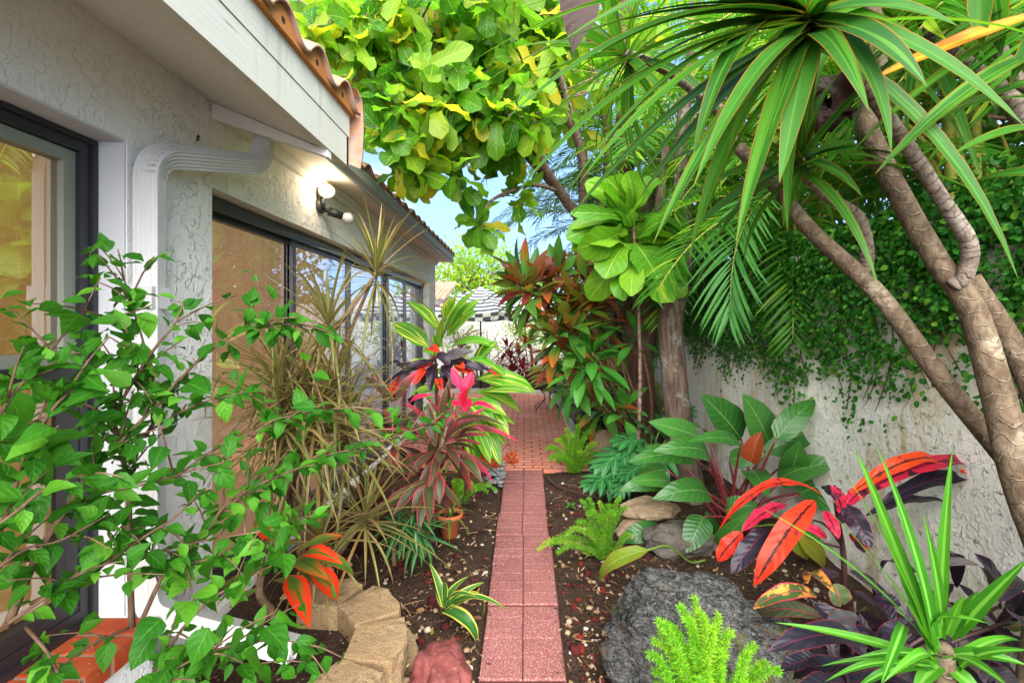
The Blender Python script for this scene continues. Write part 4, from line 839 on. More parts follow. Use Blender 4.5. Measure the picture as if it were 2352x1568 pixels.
# ================================================================ PLANTS LEFT
# --- leafy shrub in the left foreground
shrub = thing('shrub', 'thorny green leafy shrub with thin brown stems in front of the window', 'shrub', (-1.15, 1.42, 0))
stems = [ # points u,v,depth ; radius
 ([(303, 1440, 1.40), (297, 1264, 1.40), (294, 1106, 1.40), (276, 1036, 1.38), (264, 960, 1.36), (288, 905, 1.36), (348, 810, 1.36), (400, 746, 1.38)], .011),
 ([(318, 1440, 1.40), (385, 1306, 1.42), (469, 1229, 1.46), (518, 1159, 1.5), (595, 1113, 1.55), (665, 1082, 1.6)], .009),
 ([(15, 1440, 1.18), (84, 1278, 1.2), (154, 1166, 1.22), (210, 1082, 1.25), (300, 990, 1.3), (390, 900, 1.35)], .013),
 ([(70, 1385, 1.2), (196, 1323, 1.22), (336, 1229, 1.28), (402, 1187, 1.3), (470, 1120, 1.35)], .007),
 ([(335, 1000, 1.38), (416, 870, 1.42), (492, 798, 1.46), (580, 752, 1.5), (690, 745, 1.55), (760, 760, 1.6)], .007),
 ([(350, 985, 1.38), (345, 860, 1.38), (328, 782, 1.38), (312, 730, 1.38), (288, 650, 1.38), (256, 598, 1.38), (224, 562, 1.38)], .005),
 ([(70, 850, 1.2), (128, 790, 1.25), (152, 766, 1.27), (224, 734, 1.3), (300, 718, 1.34), (350, 700, 1.36)], .005),
 ([(315, 1278, 1.4), (472, 1240, 1.42), (600, 1220, 1.44), (700, 1200, 1.48)], .005),
 ([(400, 1100, 1.42), (480, 1040, 1.46), (600, 985, 1.5), (700, 960, 1.55), (790, 930, 1.6)], .005),
 ([(500, 1180, 1.5), (610, 1110, 1.6), (700, 1060, 1.75), (850, 1020, 1.95), (960, 985, 2.1), (1000, 970, 2.2)], .006),
 ([(335, 1600, 1.3), (400, 1470, 1.32), (480, 1380, 1.35), (580, 1320, 1.4), (650, 1285, 1.45)], .007),
 ([(310, 1620, 1.25), (430, 1520, 1.28), (540, 1480, 1.32), (640, 1470, 1.36), (720, 1480, 1.4)], .006),
 ([(330, 1640, 1.2), (400, 1540, 1.2), (500, 1500, 1.22), (590, 1540, 1.25)], .005),
 ([(0, 1220, 1.0), (60, 1050, 1.02), (120, 940, 1.05), (200, 870, 1.1), (250, 855, 1.15)], .006),
 ([(-60, 1050, .95), (0, 950, .97), (60, 870, 1.0), (130, 830, 1.05)], .006),
 ([(-60, 1250, .95), (30, 1180, .97), (110, 1120, 1.0), (220, 1080, 1.05)], .006),
 ([(-40, 1330, 1.0), (60, 1260, 1.05), (140, 1240, 1.1), (250, 1180, 1.15)], .005),
 ([(20, 1430, 1.1), (120, 1360, 1.15), (220, 1280, 1.2), (300, 1180, 1.25)], .006),
 ([(276, 1036, 1.38), (350, 985, 1.4), (450, 930, 1.42), (560, 900, 1.45)], .006),
 ([(264, 960, 1.36), (200, 930, 1.3), (130, 900, 1.25), (60, 870, 1.2)], .005),
 ([(385, 1306, 1.42), (450, 1290, 1.4), (540, 1270, 1.42), (620, 1250, 1.45)], .005),
 ([(154, 1166, 1.22), (240, 1130, 1.22), (340, 1110, 1.25), (440, 1080, 1.3), (520, 1060, 1.34)], .006),
 ([(60, 1440, 1.15), (110, 1500, 1.1), (150, 1580, 1.05)], .006),
 ([(400, 746, 1.38), (420, 700, 1.4), (400, 690, 1.4)], .004),
 ([(300, 1440, 1.4), (210, 1480, 1.3), (100, 1560, 1.2)], .006),
]
s = MB(); lv = MB(); heroP = []
for pts, r_ in stems:
    w = [P(*p) for p in pts]; s.tube(w, np.linspace(r_*.8, r_*.3, len(w)), 7, 4)
    Lp = sum(np.linalg.norm(w[i+1]-w[i]) for i in range(len(w)-1)); n_ = int(Lp*62)
    a0 = .22 if r_ > .008 else .08
    q, d, t_ = along(w, n_, 1, a0, 1.0)
    # side twigs
    for j in range(max(1, n_//5)):
        i = rng.integers(0, n_); dirv = nrm(d[i]*.6+rng.normal(0, .55, 3)+[.1, -.1, .15]); L = .08+.12*rng.random(); e = q[i]+dirv*L
        s.tube([q[i], q[i]+dirv*L*.5+[0, 0, .01], e], [.003, .0025, .0015], 5, 2); m_ = 4; tt = np.linspace(.35, 1, m_)[:, None]; q = np.vstack([q, q[i]+dirv*L*tt]); d = np.vstack([d, np.repeat(dirv[None], m_, 0)])
    k = len(q); ld_ = nrm(d*.5+rng.normal(0, .75, (k, 3))+[0.05, -.15, -.15]); nn_ = nrm(UP+nrm(CAM-q)*.55+rng.normal(0, .35, (k, 3)))
    L = .034+.050*rng.random(k)**1.6; arc(lv, q+ld_*.012, ld_, nn_, L, L*(.55+.15*rng.random(k)), 'ovate', .5*rng.normal(1, .5, k), .28, 6, 4, .12, 1.5)
big = [(90, 1010, 130, 1130, 100), (170, 880, 110, 960, 100), (10, 900, 60, 1000, 110), (60, 1010, 190, 1070, 100), (240, 890, 150, 935, 90), (0, 1120, 70, 1230, 110), (105, 1020, 200, 1000, 90), (40, 870, 110, 840, 80), (180, 720, 140, 770, 75), (0, 712, 70, 712, 40), (90, 712, 145, 703, 45), (30, 790, 90, 790, 60), (110, 800, 70, 850, 60), (180, 850, 250, 900, 70), (0, 1340, 80, 1300, 80), (500, 1270, 480, 1330, 75), (560, 1300, 550, 1370, 65), (650, 1270, 655, 1330, 70), (420, 1380, 430, 1440, 70), (480, 1440, 440, 1530, 80), (370, 1420, 300, 1490, 80), (560, 1460, 520, 1540, 85), (610, 1440, 660, 1500, 80), (640, 1400, 700, 1440, 60), (690, 1480, 735, 1500, 40), (480, 870, 440, 895, 55), (430, 880, 485, 905, 70), (240, 560, 205, 590, 45), (250, 590, 290, 620, 40), (305, 1020, 290, 1060, 50), (500, 1360, 440, 1370, 45), (600, 1190, 640, 1240, 60), (325, 800, 300, 840, 60), (350, 1460, 300, 1540, 75), (560, 1500, 600, 1560, 70)]
hero(lv, ZD, 1, [(a, b, c, d_, w*.78, .06) for a, b, c, d_, w in big], 1.12, 'ovate', .08, 0, .25, 4, 8, .10, 1.4, jit=.05, up=.5, nj=.4)
s.clamp(0, -1.585); lv.clamp(0, -1.585); s.obj('stem', m_twig, shrub); lv.obj('foliage', l_shrub, shrub)
# --- tricolor dracaena
tri = thing('dracaena', 'thin leaved tricolor dracaena with several canes before the glass door', 'plant', (*G(650, 1330)[:2], .1))
ros = [((865, 620), 2.75, 60, .52, (.1, -.1, 1)), ((755, 735), 2.5, 52, .46, (0, -.1, 1)), ((640, 850), 2.35, 46, .42, (-.2, -.2, 1)), ((700, 880), 2.4, 46, .44, (.0, -.2, 1)), ((770, 880), 2.5, 50, .44, (.1, -.2, 1)), ((650, 905), 2.3, 50, .42, (-.1, -.3, 1)), ((725, 950), 2.35, 50, .46, (.1, -.3, .8)), ((800, 1000), 2.55, 54, .44, (.3, -.2, 1)), ((640, 960), 2.2, 42, .40, (-.2, -.3, .9)), ((690, 1020), 2.3, 40, .40, (.2, -.3, .8)), ((840, 1180), 2.5, 48, .36, (.2, -.2, 1)), ((735, 1230), 2.25, 40, .34, (0, -.3, 1)), ((790, 950), 2.6, 40, .42, (.2, -.2, 1))]
s = MB(); lv = MB()
base = [G(620, 1345), G(650, 1330), G(690, 1320), G(720, 1320)]
for i, ((u, v), Y, n_, L, ax) in enumerate(ros):
    c = P(u, v, Y); 
    rosette(lv, c, ax, int(n_*.95), L*1.15, .018, 4, 112, .9, 'blade', .25, 7, 2, Lv=.16, ofs=.09)
    b = np.array(base[i % 4]); b[2] = .1; b = b*1.; mid = (b+c)/2+np.array([-.03, 0, .08])*rng.normal(1, .5); mid[0] = max(mid[0], -1.5)
    s.tube([b, b+(mid-b)*.5+[0, 0, .08], mid, mid+(c-mid)*.5+[.0, 0, .02], c], [.017, .016, .014, .012, .009], 8, 4)
# the leaning cane that carries the top head
s.tube([P(630, 1180, 2.3), P(640, 1030, 2.32), P(668, 880, 2.36), P(720, 800, 2.45), P(790, 730, 2.6), P(855, 640, 2.74)], [.019, .018, .016, .015, .013, .010], 8, 4)
lv.clamp(0, -1.59); s.clamp(0, -1.58); s.obj('cane', m_canestem, tri); lv.obj('foliage', l_tri, tri)
# hanging long pale blades in the middle
# --- ti plant with orange leaves in the ring planter
ori = thing('ti_plant', 'ti plant with green leaves edged in orange growing in the round stone planter', 'plant', (-1.2, 2.2, .15))
s = MB(); cb = np.array([-1.15, 2.15, .16]); s.tube([cb, P(598, 1370, 2.12), P(600, 1320, 2.1), P(605, 1280, 2.1)], [.02, .018, .016, .012], 8, 3); s.obj('stem', m_canestem, ori)
lv = MB(); hero(lv, Z10, .325, [(330, 1380, 490, 990, 90), (250, 1310, 110, 1140, 90), (400, 1450, 640, 1568, 130, .2), (420, 1400, 815, 1530, 100, .22), (400, 1370, 740, 1250, 90, .1), (300, 1440, 60, 1530, 70), (270, 1420, 60, 1320, 60), (330, 1350, 420, 1090, 60), (350, 1330, 250, 1080, 60)], 2.0, 'ti', .12, -.05, .25, 4, 9)
hero(lv, Z5, .35, [(1900, 870, 2030, 1205, 130, .1), (1950, 800, 2210, 1020, 130, .2), (1700, 870, 1420, 1060, 60, .2), (1690, 950, 1500, 1080, 60), (1760, 920, 2080, 1110, 50, .15), (1650, 860, 1420, 960, 50)], 1.98, 'lance', .12, -.08, .2, 4, 9)
lv.obj('foliage', l_tio, ori); lv = MB(); hero(lv, Z5, .35, [(1890, 860, 2035, 1210, 150, .1), (1945, 795, 2215, 1025, 150, .2), (1960, 760, 2250, 790, 110, .2), (1810, 640, 1680, 490, 110, .1)], 1.9, 'ti', .12, -.08, .2, 4, 9, face=.8); lv.obj('red_foliage', l_tiored, ori, label='leaves turning red orange')
# --- shell ginger
gin = thing('variegated_ginger', 'shell ginger with big green and yellow striped leaves beside the path', 'plant', (-.72, 4.15, 0))
lv = MB(); gl = [(300, 690, 85, 485, 105), (300, 740, 530, 405, 105), (335, 700, 535, 470, 95), (370, 690, 520, 550, 90), (225, 770, -5, 620, 110), (270, 800, 240, 690, 70), (300, 770, 345, 540, 90), (320, 600, 385, 460, 75), (350, 770, 680, 800, 70, .22), (500, 900, 645, 730, 115), (520, 960, 875, 1035, 120, .12), (510, 1040, 785, 1170, 80, .16), (470, 1120, 700, 1190, 90, .18), (540, 1040, 870, 1045, 60), (560, 1240, 660, 1490, 80), (520, 1200, 690, 1370, 90), (480, 1210, 600, 1480, 80), (600, 880, 690, 940, 60), (420, 1000, 260, 900, 80), (240, 860, 60, 900, 70), (450, 960, 570, 830, 70), (440, 1080, 640, 1240, 80), (540, 1170, 750, 1240, 60), (330, 850, 180, 790, 70), (400, 1180, 540, 1420, 90), (420, 880, 660, 920, 70, .2), (400, 1080, 300, 1250, 80), (380, 900, 480, 760, 80), (440, 1240, 520, 1500, 80), (300, 1000, 100, 1090, 80), (560, 1100, 720, 1330, 70), (330, 1130, 200, 1320, 80)]
gl = [(*q_[:4], q_[4]*1.2, *q_[5:]) for q_ in gl]
hero(lv, Z8, .375, gl, 4.0, 'ginger', .08, -.12, .22, 4, 8, .05)
lv.obj('foliage', l_ging, gin); s = MB()
for (a, b) in [(300, 720), (340, 760), (500, 920), (460, 1120), (420, 880), (520, 1180), (240, 800)]:
    e = P(*Z8(a, b), 4.02); b0 = np.array([-.78+.25*rng.random(), 4.1+.2*rng.random(), -.02]); s.tube([b0, b0*.6+e*.4+[0, 0, .1], e], [.012, .011, .007], 7, 4)
s.obj('stem', m_greenpet, gin)
# --- dark croton behind the cordyline
cro = thing('croton', 'croton with curling near black and bright red leaves beside the glass door', 'plant', (-.93, 3.5, 0))
cb = np.array([-.93, 3.5, 0]); s = MB(); s.tube([cb, P(1000, 1050, 3.45), P(1003, 880, 3.4), P(1000, 820, 3.4)], [.016, .014, .012, .008], 8, 4); s.obj('stem', m_darkstem, cro)
dk = [(300, 850, 500, 790, 70, .1), (340, 870, 560, 915, 60, .15), (380, 880, 640, 940, 55), (270, 850, 60, 920, 55, .1), (240, 870, -40, 990, 50, .1), (200, 900, 20, 880, 50), (300, 880, 400, 1010, 60), (280, 870, 180, 1010, 70), (260, 830, 350, 880, 90, .3), (100, 1040, -10, 1110, 60), (150, 1060, 130, 1130, 60), (310, 890, 330, 1060, 60), (250, 880, 230, 1040, 60), (60, 870, -60, 880, 40), (360, 870, 300, 960, 70), (140, 930, 40, 1010, 60), (320, 860, 470, 860, 60)]
rd = [(270, 790, 250, 890, 80, .05), (210, 780, 290, 800, 60), (380, 890, 500, 930, 70), (230, 880, 60, 950, 50), (90, 950, 0, 1030, 60), (40, 980, -20, 1080, 60), (560, 930, 640, 945, 40), (400, 880, 440, 900, 50), (280, 960, 300, 1040, 50), (200, 900, 130, 1000, 50)]
lv = MB(); hero(lv, Z8, .375, dk, 3.35, 'croton', .12, -.08, .3, 4, 9, .25, 1.3, face=.7); lv.obj('dark_foliage', l_cdark, cro, label='dark purple leaves')
lv = MB(); hero(lv, Z8, .375, rd, 3.3, 'croton', .12, -.05, .3, 4, 9, .25, 1.3, face=.8); lv.obj('red_foliage', l_cred, cro, label='bright red leaves')
# --- cordyline with hot pink heart
cor = thing('cordyline', 'dark leaved cordyline with a hot pink centre leaning over the left bed', 'plant', (*G(800, 1330)[:2], .0))
s = MB(); cb = np.array([*G(770, 1320)[:2], .1]); s.tube([cb, P(*Z10(860, 1160), 2.75), P(*Z10(1020, 1030), 2.8), P(*Z10(1200, 940), 2.85), P(*Z10(1310, 830), 2.9), P(*Z10(1420, 640), 2.9), P(*Z10(1470, 480), 2.92)], [.02, .019, .018, .016, .014, .013, .01], 8, 4); s.obj('stem', m_canestem, cor); s = MB()
s.tube([G(905, 1300), P(*Z10(1090, 900), 3.2), P(*Z10(1100, 600), 3.2)], [.016, .014, .01], 8, 4); s.obj('stem', m_canestem, cor)
lv = MB(); c1 = P(*Z10(1450, 560), 2.9); rosette(lv, c1, (.35, -.3, .9), 36, .36, .062, 20, 118, .9, 'ti', .28, 8, 4, .06, ofs=.12)
rosette(lv, P(*Z10(1330, 800), 2.85), (.3, -.4, .5), 20, .36, .066, 60, 140, .8, 'ti', .25, 8, 4, .06, ofs=.1)
rosette(lv, P(*Z10(1100, 560), 3.2), (-.1, -.2, 1), 22, .34, .06, 15, 110, .9, 'ti', .25, 8, 4, .05, ofs=.1)
hl = [(1390, 620, 1330, 310, 90), (1440, 560, 1300, 250, 70), (1430, 500, 1500, 120, 80), (1330, 880, 1225, 1090, 90), (1340, 850, 1345, 1190, 90, .05), (1390, 790, 1420, 1030, 110), (1400, 800, 1450, 1150, 90), (1420, 680, 1420, 740, 85), (1560, 700, 1720, 880, 90, .15), (1500, 560, 1980, 590, 70, .2), (1480, 480, 1890, 480, 70, .16), (1470, 640, 1800, 890, 50, .2), (1560, 560, 1740, 520, 70), (1110, 300, 1270, 80, 80), (1090, 310, 880, 130, 80, .2), (1450, 420, 1430, 130, 70), (1330, 600, 1200, 420, 70), (1170, 780, 1270, 800, 60, .3)]
hero(lv, Z10, .325, hl, 2.8, 'lance', .1, -.08, .25, 4, 9, .05); lv.obj('dark_foliage', l_cordd, cor, label='dark green and maroon leaves')
lv = MB(); hp_ = [(1580, 340, 1600, 200, 85, .05), (1600, 230, 1650, 90, 90), (1590, 330, 1680, 170, 95), (1560, 360, 1460, 330, 70, .2), (1570, 220, 1500, 60, 75), (1620, 370, 1830, 370, 60, .2), (1590, 380, 1640, 280, 70), (1590, 290, 1570, 150, 60), (1200, 320, 1390, 260, 50, .12), (1420, 500, 1440, 400, 40)]
hero(lv, Z10, .325, hp_, 2.72, 'lance', .06, -.04, .3, 4, 9, .05, face=.9); lv.obj('pink_foliage', l_cordp, cor, label='hot pink young leaves')
# --- low plants of the left bed
dst = thing('striped_plant', 'low clump of narrow dark leaves with white midribs on bare stems', 'plant', (*G(940, 1300)[:2], 0)); s = MB(); lv = MB()
for (a, b) in [(1200, 1130), (1250, 1190), (1170, 1200), (1290, 1230), (1130, 1160), (1230, 1060)]:
    e = P(*Z10(a, b), 2.82); b0 = G(930+20*rng.normal(), 1290+8*rng.normal()); b0[2] = -.02; s.tube([b0, (b0+e)/2+[.01, 0, .02], e], [.008, .007, .006], 6, 3); rosette(lv, e, (0, -.2, 1), 16, .22, .028, 30, 125, .8, 'lance', .25, 7, 2, ofs=.06)
s.obj('stem', m_canestem, dst); lv.obj('foliage', l_slim, dst)
sp = thing('strap_plant', 'small strap leaved plant with yellow edged leaves reaching over the path edge', 'plant', (*G(1045, 1400)[:2], 0)); lv = MB()
hero(lv, Z6, .35, [(900, 1060, 800, 775, 55, .12), (910, 1070, 850, 930, 45), (900, 1060, 1060, 865, 60, .12), (920, 1060, 1165, 905, 50, .15), (930, 1070, 1145, 1150, 70, .45), (910, 1085, 1115, 1330, 95, .42), (930, 1060, 1325, 1100, 55, .22), (890, 1060, 845, 960, 40), (900, 1040, 890, 900, 45), (920, 1050, 1130, 1010, 50, .2)], 2.36, 'strap', .1, -.02, .3, 4, 10, .03); lv.obj('foliage', l_strip, sp)
bg = thing('begonia', 'rust red star leaved plant hanging over the river pebbles', 'plant', (*G(1120, 1090)[:2], 0)); lv = MB(); s = MB()
for (a, b, n_) in [(1930, 705, 1), (1700, 720, 0), (1760, 730, 0), (1660, 690, 0), (1610, 640, 0), (1800, 740, 0), (1720, 660, 0)]:
    c = P(*Z10(a, b), 4.3); s.tube([np.array([-.42, 4.5, 0]), c+[-.05, .1, .1], c], .004, 5, 4)
    for q_ in range(7): 
        w = q_/7*6.283+.3; e1 = np.array([1, 0, 0]); e2 = np.array([0, -.35, .94]); arc(lv, [c], [e1*math.cos(w)+e2*math.sin(w)], [[0, -1, .3]], .082 if n_ else .065, .06, 'round', .3, .1, 5, 2)
lv.obj('foliage', l_begonia, bg); s.obj('stem', m_redpet, bg)
small_plant('potted_plant', 'reddish green leaves sprouting from the large dark brown pot', bigpot+[0, 0, .05], 26, .34, .05, 'ti', l_cordd, 95, .8, C=4)
c_ = G(1030, 1235); small_plant('potted_plant', 'narrow striped leaves growing in the small terracotta pot', (c_[0], c_[1]+.06, .14), 14, .24, .02, 'strap', l_strip, 95, 1.2)
def weed(label, c, n, L, mat=l_tig, pr='round', W=.6): small_plant('seedling', label, c, n, L, L*W, pr, mat, 85, .5)
weed('small green seedling on the right bed near the pipe', G(1310, 1165)+[0, 0, 0], 7, .06); weed('tiny green seedling beside the feathery fern plumes', G(1240, 1245)+[.1, 0, 0], 5, .05)
# --- foxtail ferns
def fern(name, label, base, plumes, mat, needle=.016, dens=900, rad=.030, wob=1.):
    o = thing(name, label, 'fern', base); s = MB(); lv = MB()
    for tip, mid in plumes:
        b = np.asarray(base, float)+np.array([.03*rng.normal(), .03*rng.normal(), 0]); tip = np.asarray(tip, float); mid = np.asarray(mid, float) if mid is not None else (b+tip)/2+np.array([0, 0, .2*np.linalg.norm(tip-b)])
        pts = [b, mid*.6+b*.4+[0, 0, .02], mid*.5+tip*.5+[0, 0, .03], tip]; Lp = sum(np.linalg.norm(np.subtract(pts[i+1], pts[i])) for i in range(3))
        s.tube(pts, [.0035, .003, .0025, .001], 5, 4); n_ = int(dens*Lp/.3)
        q, d, t_ = along(pts, n_, 1, .04, 1.); k = len(q); rd = rng.normal(0, 1, (k, 3)); rd = nrm(rd-d*(rd*d).sum(-1, keepdims=True)); rr_ = rad*np.minimum(1, (1-t_)*4+.25)*(.3+.7*rng.random(k))
        st_ = q+rd*(rr_*.55)[:, None]*rng.random(k)[:, None]; dd = nrm(rd*.9+d*.55+rng.normal(0, .35, (k, 3)))
        arc(lv, st_, dd, rng.normal(0, 1, (k, 3))+UP, needle*(.7+.6*rng.random(k)), needle*.16, 'strap', .3, .0, 2, 1, rnd=np.clip(rng.normal(.5, .25)+.2*rng.normal(0, 1, k), 0, 1))
    s.obj('stem', m_greenpet, o); lv.obj('foliage', mat, o); return o
def plums(base, lst, Y, cv=ZD, dy=.0): return [(P(*cv(a, b), Y+dy*rng.normal()), None) for a, b in lst]
bA = G(1318, 1085); fern('foxtail_fern', 'bushy foxtail fern at the corner between brick patio and path', bA, plums(bA, [(1255, 1030), (1275, 1010), (1300, 985), (1330, 975), (1355, 990), (1370, 1020), (1262, 1055), (1385, 1045), (1290, 1000), (1315, 1000), (1345, 1005), (1280, 1060), (1365, 1065), (1300, 1050), (1335, 1040)], 4.75, dy=.12), l_fern, .024, 1100, .06)
bB = G(1385, 1278); fern('foxtail_fern', 'upright foxtail fern plumes in the middle of the right bed', bB, plums(bB, [(1335, 1150), (1352, 1145), (1375, 1152), (1400, 1160), (1425, 1145), (1440, 1165), (1265, 1250), (1235, 1262), (1300, 1225), (1450, 1230), (1350, 1180), (1410, 1180), (1390, 1190), (1280, 1270), (1440, 1275), (1325, 1200)], 2.98, dy=.06), l_fern, .018, 950, .034)
bC = np.array([.62, 1.50, .02]); fern('foxtail_fern', 'bright yellow green foxtail fern in front of the lava boulder', bC, plums(bC, [(1593, 1370), (1620, 1420), (1515, 1450), (1530, 1430), (1660, 1500), (1700, 1530), (1560, 1480), (1500, 1540), (1740, 1560), (1640, 1470), (1590, 1500), (1545, 1520), (1680, 1570), (1600, 1560), (1575, 1420), (1640, 1440), (1605, 1400), (1530, 1490), (1570, 1530), (1625, 1500), (1660, 1540), (1490, 1500), (1500, 1575), (1720, 1500), (1770, 1590), (1540, 1460), (1510, 1425), (1680, 1450), (1735, 1480), (1790, 1540), (1760, 1520), (1650, 1410), (1560, 1390), (1500, 1470)], 1.52, dy=.06), l_fernb, .017, 1000, .032)
bD = G(1050, 1160); fern('foxtail_fern', 'small foxtail fern under the dark cordyline on the left bed', bD, plums(bD, [(1040, 1110), (1060, 1095), (1075, 1090), (1085, 1110), (1060, 1120), (1095, 1125), (1120, 1130), (1140, 1125)], 3.75, dy=.08), l_fern, .018, 700, .035)
bE = G(1345, 1005); fern('foxtail_fern', 'pale green fern beside the patio kerb', bE, plums(bE, [(1330, 960), (1350, 955), (1370, 965), (1385, 990), (1320, 985), (1400, 1000)], 6.0, dy=.12), l_fern, .026, 500, .05)
# ================================================================ PLANTS RIGHT
# --- philodendron
ph = thing('philodendron', 'large philodendron with broad glossy green leaves on red stalks by the white wall', 'plant', (1.58, 3.3, 0))
PHB = P(*Z7(800, 740), 3.3); PHB[2] = .08
LV = [(820, 320, 615, 95, 165, .06), (965, 345, 830, 92, 150, .06), (1000, 320, 1200, 120, 110, .1), (600, 310, 348, 235, 105, .06), (820, 350, 550, 335, 80, .10), (655, 400, 370, 385, 110, .18), (585, 420, 245, 440, 110, .12), (950, 390, 1265, 250, 130, .08), (1080, 420, 1335, 262, 130, .12), (760, 430, 950, 400, 90, .05), (1010, 530, 1340, 440, 130, .15), (1120, 600, 1390, 540, 170, .1), (470, 560, 195, 590, 100, .2), (655, 600, 368, 630, 120, .2), (465, 545, 250, 545, 80, .1), (415, 790, 185, 850, 100, .25), (630, 720, 540, 905, 120, .05), (740, 690, 905, 660, 110, .1), (690, 900, 870, 690, 90, .1), (1110, 740, 1270, 830, 130, .1), (870, 480, 960, 620, 110, .1), (680, 830, 640, 690, 80, .1), (440, 480, 290, 510, 70, .1), (640, 290, 560, 260, 60), (1080, 500, 1120, 330, 120, .1), (1180, 590, 1300, 700, 120), (520, 450, 330, 360, 80, .1)]
lv = []
def hero_single(nm, cv, sc, it, Y, pr, mat, par, **kw):
    m = MB(); hero(m, cv, sc, [it], Y, pr, **kw); return m.obj(nm, mat, par)
s = MB()
for i, it in enumerate(LV):
    Y = 3.25+.12*rng.normal(); hero_single('leaf', Z7, .45, (*it[:4], it[4]*1.15, *it[5:]), Y, 'paddle', l_philo, ph, dY=-.12 if it[1] > it[3]-60 else -.2, fold=.12, C=6, S=10, wave=.05, wf=1.2, face=1.1, up=.45)
    A = P(*Z7(*it[:2]), Y); b = PHB+[.08*rng.normal(), .06*rng.normal(), 0]; mid = (A+b)/2+np.array([.0, 0, .05]); s.tube([b, mid, A], [.012, .010, .006], 7, 5)
s.obj('petiole', m_redpet, ph)
for it in [(870, 440, 925, 285, 115, .1), ]: hero_single('leaf', Z7, .45, it, 3.1, 'paddle', l_philor, ph, fold=.6, C=6, S=10, face=.8).__setitem__('label', 'dark red young leaf')
for it in [(1030, 790, 1165, 935, 110, .08), (1110, 820, 1250, 975, 100, .1), (340, 890, 100, 1062, 85, .25)]: hero_single('leaf', Z7, .45, it, 2.85 if it[0] > 900 else 2.65, 'paddle', l_philoy, ph, fold=.2, C=6, S=10, wave=.08, face=.8).__setitem__('label', 'yellowing leaf')
s = MB(); s.tube([P(*Z7(640, 940), 2.9), P(*Z7(560, 950), 2.85), P(*Z7(450, 870), 2.75), P(*Z7(340, 890), 2.65)], .007, 6, 4); s.obj('petiole', m_greenpet, ph); s = MB(); s.tube([PHB, P(*Z7(1000, 760), 3.), P(*Z7(1030, 790), 2.9)], .007, 6, 4); s.obj('petiole', m_greenpet, ph)
# --- split leaf philodendron
spl = thing('split_leaf_plant', 'bluish green plant with deeply cut leaves beside the beige boulder', 'plant', (*G(1470, 1130)[:2], 0)); lv = MB(); s = MB(); SB = np.array([*G(1480, 1135)[:2], .03])
for (a, b, c, d, Y) in [(1445, 1030, 1375, 1065, 4.1), (1455, 1050, 1400, 1120, 4.0), (1480, 1010, 1420, 1010, 4.2), (1500, 1040, 1450, 1095, 3.95), (1410, 1085, 1350, 1110, 3.95), (1440, 1090, 1420, 1130, 3.85), (1500, 1000, 1470, 965, 4.2), (1530, 1010, 1520, 960, 4.2), (1540, 1040, 1500, 1090, 3.9), (1520, 975, 1580, 940, 4.3), (1470, 1070, 1430, 1090, 3.9)]:
    A, B_ = P(a, b, Y), P(c, d, Y-.12); L = np.linalg.norm(B_-A)*1.15; ax = nrm(B_-A); n = nrm(nrm(CAM-A)*.6+UP); n = nrm(n-ax*np.dot(n, ax)); sd = np.cross(ax, n); s.tube([SB, (SB+A)/2+[0, 0, .08], A], .006, 6, 4)
    for t_ in np.linspace(0, 1, 5):
        base_ = A+ax*L*t_*.75-n*.06*t_*t_*L
        for sg in (-1, 1):
            an = R(75-55*t_); arc(lv, [base_], [ax*math.cos(an)+sd*sg*math.sin(an)], [n+sd*sg*.15], L*(.60-.25*t_+.15*math.sin(t_*3)), L*.20, 'lance', .45, .15, 5, 2)
    arc(lv, [A-ax*.02], [ax], [n], L*1.05, L*.34, 'ovate', .3, .15, 6, 2)
lv.obj('foliage', l_split, spl); s.obj('petiole', m_greenpet, spl)
# --- red croton
crr = thing('croton', 'croton with long arching scarlet and near black leaves in front of the white wall', 'plant', (1.42, 2.15, 0))
CT = P(*Z7(1340, 880), 2.15); s = MB(); s.tube([(CT[0]+.01, 2.17, -.02), P(*Z7(1350, 1100), 2.15), CT, P(*Z7(1320, 760), 2.13), P(*Z7(1300, 650), 2.12)], [.014, .013, .012, .010, .007], 8, 4); s.obj('stem', m_darkstem, crr); s = MB(); s.tube([P(*Z7(1330, 860), 2.15), P(*Z7(1250, 760), 2.12), P(*Z7(1130, 722), 2.1)], [.007, .006, .004], 6, 4); s.obj('stem', m_darkstem, crr); s = MB(); s.tube([CT, P(*Z7(1230, 850), 2.1), P(*Z7(1150, 820), 2.1)], [.005, .005, .003], 6, 4); s.obj('stem', m_darkstem, crr)
for nm, mt, lst in [('leaf', l_cred, [(1240, 615, 708, 785, 55, .30, -.05), (1195, 640, 885, 1075, 120, .16, -.15), (1380, 600, 1850, 445, 75, .26, .05), (825, 800, 700, 945, 85, .1, 0), (1935, 485, 2090, 555, 45, .12, 0)]),
                    ('leaf', l_cpink, [(1050, 655, 825, 795, 75, .08, -.1), (1400, 625, 2050, 480, 85, .20, .1), (1330, 700, 1275, 560, 85, .1, -.05), (1250, 690, 1320, 830, 60, .1, -.1), (1385, 800, 1450, 905, 65, .1, -.1), (1360, 660, 1480, 560, 70, .1, 0), (1130, 760, 1260, 830, 50, .1, 0)]),
                    ('leaf', l_cdark, [(960, 780, 770, 1010, 100, .1, -.1), (1540, 650, 2105, 555, 95, .16, .1), (1460, 715, 1915, 668, 60, .12, .1), (1350, 655, 1485, 880, 100, .1, -.15), (1180, 690, 1060, 740, 80, .1, 0), (1300, 620, 1250, 560, 70, .1, .1), (1290, 720, 1400, 760, 70, .1, -.1)])]:
    for it in lst: hero_single(nm, Z7, .45, it, 2.08, 'croton', mt, crr, fold=.22, C=6, S=14, wave=.2, wf=2.8, face=.8).__setitem__('label', {l_cred: 'scarlet orange leaf', l_cpink: 'crimson leaf with dark veins', l_cdark: 'near black leaf'}[mt])
